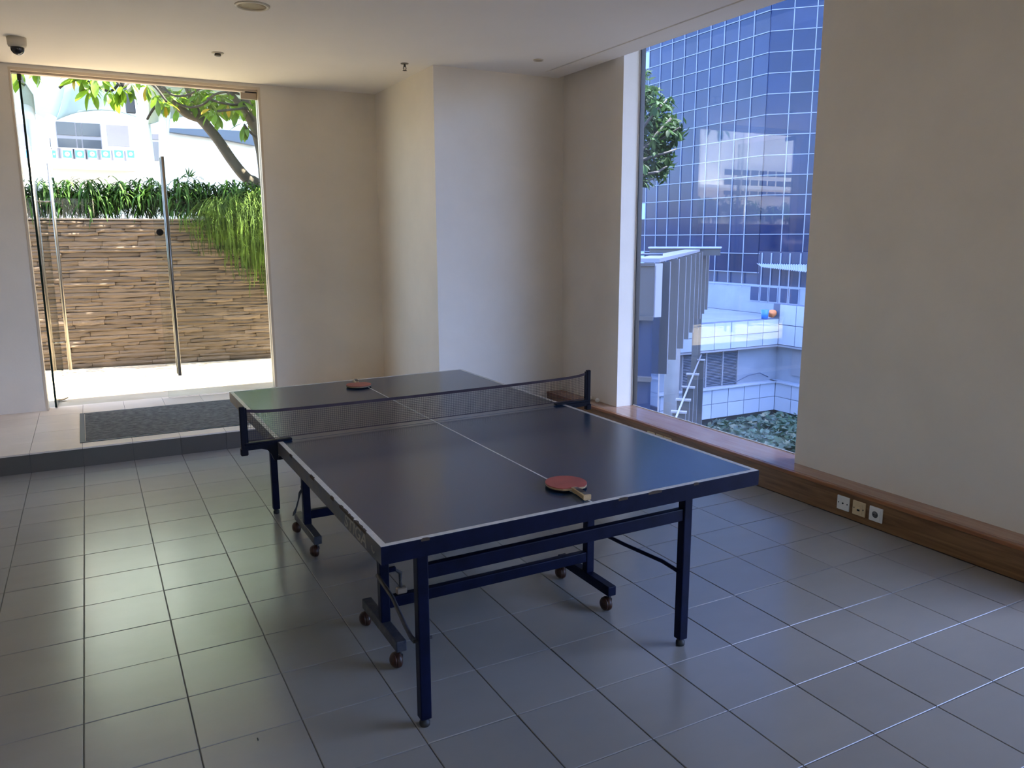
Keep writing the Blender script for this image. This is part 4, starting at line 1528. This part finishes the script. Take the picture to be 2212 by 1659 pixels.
# ================================================================== COURT BEYOND THE WINDOW
tower = thing('glass_tower', 'tall blue glass tower with a pale grid of mullions outside the window', 'tower', (46.61, 39.42, -2))
TXF, TYC = 46.61, 39.42
PW, PH = 1.60, 1.486
bpart(MB().prism([(TXF + 0.15, 66), (TXF + 0.15, TYC + 0.06), (82, 4.1), (82, -25), (115, -25), (115, 66)], -12, 145), 'tower_body', 'tower_body', tower)  # height and right-hand mass beyond view are shaped to shade the court
pane_me = {}
for nm in ('tower_pane', 'tower_pane_sky'):
    o = MB().box(-PW / 2 + 0.028, PW / 2 - 0.028, -0.03, 0.03, -PH / 2 + 0.026, PH / 2 - 0.026).build('pane', nm)
    pane_me[nm] = o.data
    bpy.data.objects.remove(o)
vbar = MB().box(-0.032, 0.032, -0.07, 0.05, -11.6, 12.0).build('mullion', 'mullion').data
hbar = MB().box(-PW / 2, PW / 2, -0.07, 0.05, -0.03, 0.03).build('transom', 'mullion').data
for nm in ('mullion', 'transom'):
    bpy.data.objects.remove(bpy.data.objects[nm])
rp_ = random.Random(9)
TROOT = tower.location


def tpiece(me_, name, p, rz, sz=1.0, jit=0.0, sx=1.0):
    o = bpy.data.objects.new(name, me_)
    C.objects.link(o)
    o.parent = tower
    o.location = Vector(p) - TROOT
    o.rotation_euler = (rp_.gauss(0, jit), 0, rz + rp_.gauss(0, jit))
    o.scale = (sx, 1, sz)
    return o


ROWS = list(range(-7, 8))
bright = {(9, 2), (9, 5 - 9), (9, -7)}
d2 = Vector((math.sqrt(0.5), -math.sqrt(0.5), 0))
for k in range(0, 11):
    yk = TYC + 0.06 + PW * (k + 0.5)
    for r_ in ROWS:
        zc_ = 9.34 + PH * (r_ + 0.5)
        tpiece(pane_me['tower_pane_sky' if (k == 9 and r_ in (5, -4, -7)) else 'tower_pane'], 'pane', (TXF + 0.03, yk, zc_), -PI / 2, 1, 0.003)
    if k:
        tpiece(vbar, 'mullion', (TXF, TYC + PW * k + 0.06, 9.34), -PI / 2)
    for r_ in ROWS + [8]:
        tpiece(hbar, 'transom', (TXF, yk, 9.34 + PH * r_), -PI / 2)
bpart(MB().tube([(TXF + 0.06, TYC + 0.03, -2.0), (TXF + 0.06, TYC + 0.03, 21.3)], 0.06, 8), 'corner_post', 'tower_pane', tower)
n2 = Vector((-math.sqrt(0.5), -math.sqrt(0.5), 0))
for k in range(0, 5):
    c_ = Vector((TXF, TYC, 0)) + d2 * PW * (k + 0.5)
    for r_ in ROWS:
        zc_ = 9.34 + PH * (r_ + 0.5)
        tpiece(pane_me['tower_pane'], 'pane', (c_.x, c_.y, zc_), -PI / 4, 1, 0.003)
    e_ = Vector((TXF, TYC, 0)) + d2 * PW * (k + 1)
    tpiece(vbar, 'mullion', (e_.x, e_.y, 9.34), -PI / 4)
    for r_ in ROWS + [8]:
        tpiece(hbar, 'transom', (c_.x, c_.y, 9.34 + PH * r_), -PI / 4)

# podium with white cladding panels
PXC, PYC = 33.17, 24.48
pod = thing('podium_building', 'white panelled podium block with louvres below the glass tower', 'building', (PXC, PYC, -9))


def ppart(mb, name, mat):
    return bpart(mb, name, mat, pod)


ppart(MB().box(16, PXC + 13.2, PYC + 0.5, 66, -10, -4.2), 'podium_body', 'court_wall')
ppart(MB().box(PXC + 0.5, PXC + 13.2, -10, PYC + 0.5, -10, -4.2), 'podium_body', 'court_wall')
ppart(MB().box(16, PXC + 0.06, PYC + 0.06, PYC + 0.5, -4.13, -2.70).box(16, PXC + 0.06, PYC + 0.06, PYC + 0.5, -7.80, -6.22), 'band_backing', 'panel_joint')
ppart(MB().box(PXC + 0.06, PXC + 0.5, -10, PYC + 0.5, -4.13, -1.90).box(PXC + 0.06, PXC + 0.5, -10, PYC + 0.5, -7.80, -6.22), 'band_backing', 'panel_joint')
ppart(MB().box(16, PXC + 0.46, PYC + 0.42, PYC + 0.5, -10, -7.8).box(PXC + 0.42, PXC + 0.5, -10, PYC + 0.42, -10, -7.8), 'base_wall', 'court')
PP = 1.15
p_me = MB().box(-PP / 2 + 0.02, PP / 2 - 0.02, 0.0, 0.06, 0.02, 0.98).build('panel', 'panel').data
bpy.data.objects.remove(bpy.data.objects['panel'])


def pod_panel(p, rz, sz):
    o = bpy.data.objects.new('panel', p_me)
    C.objects.link(o)
    o.parent = pod
    o.location = Vector(p) - pod.location
    o.rotation_euler = (0, 0, rz)
    o.scale = (1, 1, sz)


for k in range(12):
    xk = PXC - PP * (k + 0.5)
    for z0_, sz in ((-7.79, 0.785), (-7.005, 0.785), (-4.11, 0.70), (-3.41, 0.70)):
        pod_panel((xk, PYC, z0_), 0, sz)
for k in range(5):
    yk = PYC - PP * (k + 0.5)
    for z0_, sz in ((-7.79, 0.785), (-7.005, 0.785), (-4.11, 1.10), (-3.01, 1.10)):
        pod_panel((PXC, yk, z0_), -PI / 2, sz)
ppart(MB().box(16, PXC + 0.06, PYC - 0.10, PYC + 0.5, -6.22, -6.15).box(PXC - 0.10, PXC + 0.5, -10, PYC + 0.4, -6.22, -6.15), 'ledge', 'panel')
ppart(MB().box(16, PXC, PYC - 0.03, PYC + 0.3, -4.22, -4.13).box(PXC - 0.03, PXC + 0.3, -10, PYC, -4.22, -4.13), 'soffit_trim', 'grey_light')
# louvre bank and white infill between the bands
lx0, lx1 = on_plane(1470, 800, 1, PYC + 0.45).x, on_plane(1589, 800, 1, PYC + 0.45).x
lv = ppart(MB().box(lx0, lx1, PYC + 0.44, PYC + 0.5, -6.1, -4.3), 'louvre_bank', 'panel_joint')
slat_me = MB().obox((0, 0, 0), (1, 0, 0), (0, 0.8, -0.6), (0, 0.6, 0.8), (lx1 - lx0) / 2, 0.05, 0.008).build('louvre_slat', 'louvre').data
bpy.data.objects.remove(bpy.data.objects['louvre_slat'])
bpy.context.view_layer.update()
for k in range(22):
    o = bpy.data.objects.new('louvre_slat', slat_me)
    C.objects.link(o)
    o.parent = lv
    o.matrix_parent_inverse = lv.matrix_world.inverted()
    o.location = ((lx0 + lx1) / 2, PYC + 0.40, -6.06 + k * 0.082)
for fx in (0.0, 0.42, 0.72, 1.0):
    x_ = lx0 + (lx1 - lx0) * fx
    ppart(MB().box(x_ - 0.04, x_ + 0.04, PYC + 0.30, PYC + 0.44, -6.14, -4.22), 'louvre_post', 'grey_light')
fw_ = ppart(MB().box(PXC + 0.40, PXC + 0.5, 18.5, 23.8, -5.75, -4.3), 'window', 'grey_light')
ppart(MB().box(PXC + 0.36, PXC + 0.399, 18.6, 23.05, -5.68, -4.36), 'pane', 'bay_glass')
ppart(MB().tube([(29.6, PYC + 0.25, -6.05), (30.4, PYC + 0.2, -6.0), (31.3, PYC + 0.2, -5.72), (32.2, PYC + 0.25, -5.66), (32.9, PYC + 0.3, -5.95)], 0.025, 6), 'cable', 'panel_joint')
# upper storey wall below the tower, with framed windows and a corrugated awning
uw = TXF - 0.05
ppart(MB().box(uw, TXF + 0.14, 20, 66, -4.2, -2.05), 'upper_wall', 'court_wall')
ppart(MB().box(uw - 0.05, TXF + 0.14, 20, 66, -2.12, -1.98), 'upper_trim', 'mullion')
ppart(MB().box(TXF, TXF + 0.4, 20, TYC + 0.05, -1.98, 0.6), 'upper_glazing_back', 'bay_glass')
for (a, b_) in ((1621, 1641), (1643, 1660), (1662, 1681), (1686, 1703), (1706, 1727)):
    ya, yb = sorted((on_plane(a, 635, 0, uw).y, on_plane(b_, 635, 0, uw).y))
    z0_, z1_ = on_plane(1660, 653, 0, uw).z, on_plane(1660, 619, 0, uw).z
    wnd = ppart(MB().box(uw - 0.06, uw, ya, yb, z0_, z1_), 'window', 'mullion')
    bpart(MB().box(uw - 0.08, uw - 0.061, ya + 0.07, yb - 0.07, z0_ + 0.07, z1_ - 0.07), 'pane', 'bay_glass', wnd)
for a in (1644, 1664, 1684, 1704, 1727):
    ya = on_plane(a, 600, 0, uw).y
    ppart(MB().box(uw - 0.02, uw + 0.04, ya - 0.05, ya + 0.05, -1.98, 0.5), 'upper_mullion', 'mullion')
# awning of corrugated sheet on its own
aw0, aw1 = on_plane(1637, 571, 0, 44.0), on_plane(1742, 571, 0, 44.0)
q00, q10, q01, q11 = (on_plane(1635, 569.5, 0, 46.3), on_plane(1742, 571.5, 0, 46.3), on_plane(1644, 576, 0, 45.0), on_plane(1742, 587, 0, 44.0))
ab_ = MB()
n = 84
ys = [aw0.y + (aw1.y - aw0.y) * i / n for i in range(n + 1)]
top_, bot_ = [], []
for i, y in enumerate(ys):
    cz = 0.045 * math.cos(i * PI / 2)
    top_.append(ab_.bm.verts.new(q00.lerp(q10, i / n) + Vector((0, 0, cz))))
    bot_.append(ab_.bm.verts.new(q01.lerp(q11, i / n) + Vector((0, 0, cz))))
for i in range(n):
    ab_.bm.faces.new((top_[i], top_[i + 1], bot_[i + 1], bot_[i]))
aw = ab_.build('corrugated_awning', 'corrugated')
md = aw.modifiers.new('thickness', 'SOLIDIFY')
md.thickness = 0.02
tag(aw, 'white corrugated awning sheet on the terrace below the glass tower', 'awning')
# bucket and cloth on the terrace parapet
pb1 = on_plane(1652, 684, 1, PYC + 0.25)
tag(MB().lathe([(0, 0), (0.17, 0), (0.22, 0.48), (0.20, 0.48), (0.15, 0.05), (0, 0.05)], (pb1.x, PYC + 0.26, -2.68), 18).build('bucket', 'bucket_blue'), 'blue bucket standing on the white podium parapet', 'bucket')
pb1 = on_plane(1668, 684, 1, PYC + 0.25)
cb_ = MB()
bmesh.ops.create_icosphere(cb_.bm, subdivisions=3, radius=0.23)
rq = random.Random(2)
for v in cb_.bm.verts:
    v.co.x *= 1.0 + 0.25 * math.sin(7 * v.co.z)
    v.co *= 1 + 0.18 * math.sin(9 * v.co.x + 5 * v.co.y) + rq.uniform(-0.03, 0.03)
    v.co.z = max(-0.24, v.co.z * 0.9)
tag(cb_.build('cloth_bundle', 'orange', None, (pb1.x, PYC + 0.30, -2.45)), 'orange cloth bundle beside the blue bucket on the podium parapet', 'cloth')

# ------------------------------------------------------------------ stair block with hanging fins
FA = math.radians(45.2)
vdir = Vector((math.sin(FA), math.cos(FA), 0))      # along the row of fins, away
udir = Vector((math.cos(FA), -math.sin(FA), 0))     # to the right as seen from the room
fin = thing('fin_building', 'grey building with a row of hanging vertical fins outside the window', 'building', (12.9, 9.5, -6))


def fpart(mb, name, mat):
    return bpart(mb, name, mat, fin)


fins = [(1427, 1448, 19.9), (1449, 1467, 22.3), (1467, 1482, 24.6), (1482, 1493, 26.9), (1493, 1502.5, 28.8), (1502.5, 1511, 31.3), (1511, 1517, 33.8), (1517, 1525.5, 36.1), (1525.5, 1532, 38.2)]
ZF0, ZF1 = -1.83, 1.06
for (a, b_, dpt) in fins:
    pa, pb2 = at_depth(a - 3, 560, dpt), at_depth(b_, 560, dpt)
    c_ = (pa + pb2) / 2
    wdt = (pb2 - pa).length
    f_ = fpart(MB().obox((c_.x, c_.y, (ZF0 + ZF1) / 2), udir, vdir, (0, 0, 1), wdt / 2, 0.05, (ZF1 - ZF0) / 2), 'fin', 'grey_clad')
    e_ = pb2
    bpart(MB().obox((e_.x, e_.y, (ZF0 + ZF1) / 2), udir, vdir, (0, 0, 1), 0.015, 0.058, (ZF1 - ZF0) / 2), 'fin_edge', 'grey_light', f_)
pa, pb2 = at_depth(1418, 566, 19.5), at_depth(1521, 541, 38.5)
c_ = (pa + pb2) / 2
L_ = Vector((pb2.x - pa.x, pb2.y - pa.y, 0))
fpart(MB().obox((c_.x - 0.25 * udir.x, c_.y - 0.25 * udir.y, 1.10), L_, L_.cross(Vector((0, 0, 1))), (0, 0, 1), L_.length / 2, 0.32, 0.05), 'top_cap', 'grey_light')
pc, pd = at_depth(1433, 545, 34), at_depth(1523, 545, 36)
c_ = (pc + pd) / 2
fpart(MB().obox((c_.x, c_.y, 1.05), udir, vdir, (0, 0, 1), (pd - pc).length / 2, 0.3, 0.16), 'parapet', 'grey_clad')
fpart(MB().obox((c_.x, c_.y, 1.23), udir, vdir, (0, 0, 1), (pd - pc).length / 2 + 0.05, 0.4, 0.035), 'parapet_cap', 'panel')
# stair of stepped fins lower down with its handrail
low = [(1502, 1520.5, 779, 37.9), (1485, 1507, 817, 34.0), (1475, 1498, 839, 31.0), (1463, 1489, 865, 28.6), (1453, 1480, 890, 26.6), (1443, 1472, 916, 24.9)]
rp0 = []
for (a, b_, yp, dpt) in low:
    pa, pb2 = at_depth(a, yp, dpt), at_depth(b_, yp, dpt)
    c_ = (pa + pb2) / 2
    wdt = (pb2 - pa).length
    zt_ = -4.18
    f_ = fpart(MB().obox((c_.x, c_.y, zt_ - 1.8), udir, vdir, (0, 0, 1), wdt / 2, 0.06, 1.8), 'stair_fin', 'grey_clad')
    bpart(MB().obox((c_.x, c_.y, zt_ + 0.02), udir, vdir, (0, 0, 1), wdt / 2 + 0.05, 0.12, 0.03), 'fin_cap', 'grey_light', f_)
    bpart(MB().obox((pb2.x, pb2.y, zt_ - 1.8), udir, vdir, (0, 0, 1), 0.02, 0.07, 1.8), 'fin_edge', 'grey_light', f_)
    rp0.append(Vector((c_.x, c_.y, zt_ + 0.10)))
fpart(MB().tube([rp0[0] + vdir * 1.2, rp0[-1] - vdir * 1.5], 0.035, 8), 'handrail', 'grey_light')
for (a, b_, y0p, dpt) in ((1497, 1509, 694, 37.0), (1508, 1516, 681, 39.0)):
    pa, pb2 = at_depth(a, y0p, dpt), at_depth(b_, y0p, dpt)
    c_ = (pa + pb2) / 2
    fpart(MB().obox((c_.x, c_.y, -4.2), udir, vdir, (0, 0, 1), (pb2 - pa).length / 2, 0.15, 2.4), 'stair_pier', 'grey_clad')
# corner bay: framed panel box over bands of glass
bd = 18.6
pa, pb2 = at_depth(1330, 630, bd), at_depth(1412, 630, bd)
c_ = (pa + pb2) / 2
hwid = (pb2 - pa).length / 2
zb_ = lambda py: at_depth(1390, py, bd).z
fpart(MB().obox((c_.x + 0.9 * vdir.x, c_.y + 0.9 * vdir.y, -4.0), udir, vdir, (0, 0, 1), hwid - 0.02, 0.8, 5.0), 'bay_core', 'bay_glass')


def bay(py0, py1, name, mat, off=0.0, hw_=None, depth=0.08):
    z1_, z0_ = zb_(py0), zb_(py1)
    return fpart(MB().obox((c_.x - off * vdir.x + depth * vdir.x, c_.y - off * vdir.y + depth * vdir.y, (z0_ + z1_) / 2), udir, vdir, (0, 0, 1), hw_ or hwid, depth, (z1_ - z0_) / 2), name, mat)


bay(568, 574, 'bay_cap', 'grey_clad', 0.06)
bay(574, 683, 'bay_panel', 'grey_clad', 0.0)
bay(683, 692, 'bay_sill', 'grey_clad', 0.08)
bay(819, 829, 'bay_band', 'grey_clad', 0.06)
for px_ in (1371, 1412):
    p = at_depth(px_, 600, bd - 0.05)
    fpart(MB().obox((p.x, p.y, (zb_(574) + zb_(683)) / 2), udir, vdir, (0, 0, 1), 0.025, 0.06, (zb_(574) - zb_(683)) / 2), 'bay_frame', 'mortar')
p = at_depth(1418, 630, 19.0)
fpart(MB().obox((p.x, p.y, (zb_(570) + zb_(690)) / 2), (udir + vdir * 1.2), vdir.cross(Vector((0, 0, 1))) + udir * 0.1, (0, 0, 1), 0.14, 0.03, (zb_(570) - zb_(690)) / 2), 'bay_return', 'grey_light')
p = at_depth(1375, 550, 19.5)
q = at_depth(1432, 549, 19.5)
fpart(MB().tube([p - udir * 1.0, q], 0.035, 8), 'rail_bar', 'tower_body')
# round concrete columns under it
for (px_, dpt, r_, zt_) in ((1452, 30.5, 0.29, -1.9), (1415, 21.5, 0.13, -2.0)):
    p = at_depth(px_, 800, dpt)
    fpart(MB().lathe([(0, -9.5), (r_, -9.5), (r_, zt_), (0, zt_)], (p.x, p.y, 0), 24), 'column', 'concrete')
p = at_depth(1500, 780, 39.5)
fpart(MB().obox((18, 18.5, -4.2), udir, vdir, (0, 0, 1), 0.4, 9, 0.12), 'landing', 'court')

# court floor and shrubs
struct(MB().box(4.41, 9.0, -12, 2.5, -3.3, -3.0).build('bounce_slab', 'bounce_grey'), 'unseen slab added below the window to bounce sunlight onto the ceiling')  # slab added out of view as a sunlit reflector for the ceiling
struct(MB().box(4.46, 115, -45, 66, -10.2, -9.6).build('court_floor', 'court'), 'dark courtyard floor several storeys below the window')
rs_ = random.Random(77)
V_, F_ = [], []
sh_c = []
for px_, py_, dpt, rad in ((1560, 918, 33, 0.9), (1590, 930, 31, 1.1), (1620, 915, 33, 1.0), (1640, 935, 30, 1.2), (1655, 905, 34, 1.0), (1680, 925, 31, 1.2), (1700, 910, 33, 1.1),
                           (1720, 930, 30, 1.2), (1600, 950, 29, 1.1), (1650, 962, 27, 1.2), (1700, 960, 27, 1.3), (1740, 950, 28, 1.2), (1545, 935, 31, 0.8), (1700, 985, 25, 1.2), (1750, 920, 31, 1.2)):
    sh_c.append((at_depth(px_, py_ + 22, dpt), rad))
for c_, rad in sh_c:
    for i in range(420):
        a, e_ = rs_.uniform(0, 2 * PI), math.asin(rs_.uniform(-0.2, 1))
        rr_ = rad * rs_.uniform(0.55, 1.0)
        p = c_ + Vector((rr_ * math.cos(a) * math.cos(e_), rr_ * math.sin(a) * math.cos(e_), 0.75 * rr_ * math.sin(e_)))
        s_ = rs_.uniform(0.10, 0.20)
        d = Vector((rs_.gauss(0, 1), rs_.gauss(0, 1), rs_.gauss(0, 0.35))).normalized()
        n_ = Vector((rs_.gauss(0, 0.5), rs_.gauss(0, 0.5), 1)).normalized()
        sdv = d.cross(n_).normalized()
        base = len(V_)
        V_ += [p - d * s_, p + sdv * s_ * 0.55, p + d * s_, p - sdv * s_ * 0.55]
        F_.append((base, base + 1, base + 2, base + 3))
shr = raw_mesh('courtyard_shrubbery', V_, F_, 'shrub')
tag(shr, 'mass of green leafy shrubs below the window beside the white podium', 'shrubs', kind='stuff')

# shade tree at the left edge of the window
TD = 15.0
tree2 = thing('shade_tree', 'round crowned dark green tree at the window edge before the glass tower', 'tree', (8.9, 7.4, -9.6))


def wp(px_, py_, d=TD):
    return at_depth(px_, py_, d)


world_part(MB().tube([Vector((8.9, 7.4, -9.6)), Vector((8.95, 7.3, -3)), wp(1330, 420, 15.2), wp(1350, 330, 15.2)], [0.25, 0.2, 0.14, 0.10], 10).build('trunk', 'bark_dark'), tree2)
for pix in ([(1345, 350), (1390, 320), (1430, 300), (1470, 275)], [(1345, 330), (1385, 280), (1420, 235), (1440, 215)], [(1348, 360), (1390, 345), (1440, 330), (1460, 322)],
            [(1340, 380), (1385, 378), (1420, 372), (1440, 360)], [(1345, 320), (1380, 230), (1392, 195)], [(1350, 340), (1400, 310), (1450, 255)], [(1340, 390), (1390, 392), (1412, 385)]):
    world_part(MB().tube([wp(a, b_, TD + 0.3 * math.sin(i * 2.1 + a)) for i, (a, b_) in enumerate(pix)], [0.05, 0.035, 0.025, 0.016][:len(pix)], 6).build('branch', 'bark_dark'), tree2)
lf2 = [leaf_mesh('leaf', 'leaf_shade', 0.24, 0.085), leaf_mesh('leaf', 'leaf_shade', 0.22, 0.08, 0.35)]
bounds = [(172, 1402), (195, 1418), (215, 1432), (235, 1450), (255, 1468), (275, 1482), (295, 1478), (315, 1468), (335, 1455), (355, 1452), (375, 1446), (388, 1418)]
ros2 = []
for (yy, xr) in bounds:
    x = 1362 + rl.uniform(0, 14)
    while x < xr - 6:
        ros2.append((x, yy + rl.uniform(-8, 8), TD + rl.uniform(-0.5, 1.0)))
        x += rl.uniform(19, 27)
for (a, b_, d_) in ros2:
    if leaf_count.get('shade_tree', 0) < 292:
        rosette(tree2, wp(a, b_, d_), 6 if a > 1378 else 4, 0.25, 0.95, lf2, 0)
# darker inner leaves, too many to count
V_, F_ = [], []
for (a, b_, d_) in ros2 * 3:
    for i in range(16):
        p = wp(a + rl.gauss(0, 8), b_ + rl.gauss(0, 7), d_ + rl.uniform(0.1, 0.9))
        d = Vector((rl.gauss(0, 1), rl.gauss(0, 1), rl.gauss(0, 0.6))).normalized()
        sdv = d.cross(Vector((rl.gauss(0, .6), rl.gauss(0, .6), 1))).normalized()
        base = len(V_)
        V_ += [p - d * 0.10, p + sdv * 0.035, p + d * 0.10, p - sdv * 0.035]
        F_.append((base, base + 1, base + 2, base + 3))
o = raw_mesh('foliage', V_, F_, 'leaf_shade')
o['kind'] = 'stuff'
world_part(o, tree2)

# small things on the ground
p = on_plane(137, 866, 2, ZS)
lf3 = thing('dry_leaf', 'small curled dry leaf on the bright threshold by the open glass leaf', 'leaf', (p.x, p.y, ZS + 0.0005))
db = MB()
for i in range(6):
    t_ = i / 5
    wv = 0.028 * math.sin(PI * (0.08 + 0.88 * t_))
    db.bm.verts.new((0.09 * (t_ - 0.5), -wv, 0.004 + 0.02 * t_ * t_ + 0.010))
    db.bm.verts.new((0.09 * (t_ - 0.5), 0, 0.002 + 0.02 * t_ * t_))
    db.bm.verts.new((0.09 * (t_ - 0.5), wv, 0.004 + 0.02 * t_ * t_ + 0.012))
db.bm.verts.ensure_lookup_table()
vl = db.bm.verts
for i in range(5):
    a = 3 * i
    db.bm.faces.new((vl[a], vl[a + 3], vl[a + 4], vl[a + 1]))
    db.bm.faces.new((vl[a + 1], vl[a + 4], vl[a + 5], vl[a + 2]))
db.build('blade', 'paddle_wood', lf3)
MB().tube([(-0.045, 0, 0.002), (-0.075, 0.006, 0.004)], 0.002, 6).build('stalk', 'chip', lf3)
p = on_plane(557, 1598, 2, 0.0)
sb_ = MB()
sb_.lathe([(0, -0.0075), (0.0016, -0.0065), (0.0022, -0.002), (0.0014, 0.0), (0.0024, 0.003), (0.0015, 0.0065), (0, 0.0075)], (0, 0, 0), 8, 'Y')
tag(sb_.build('floor_scrap', 'black', None, (p.x, p.y, 0.003)), 'tiny black scrap lying on a floor tile in front of the table', 'scrap')
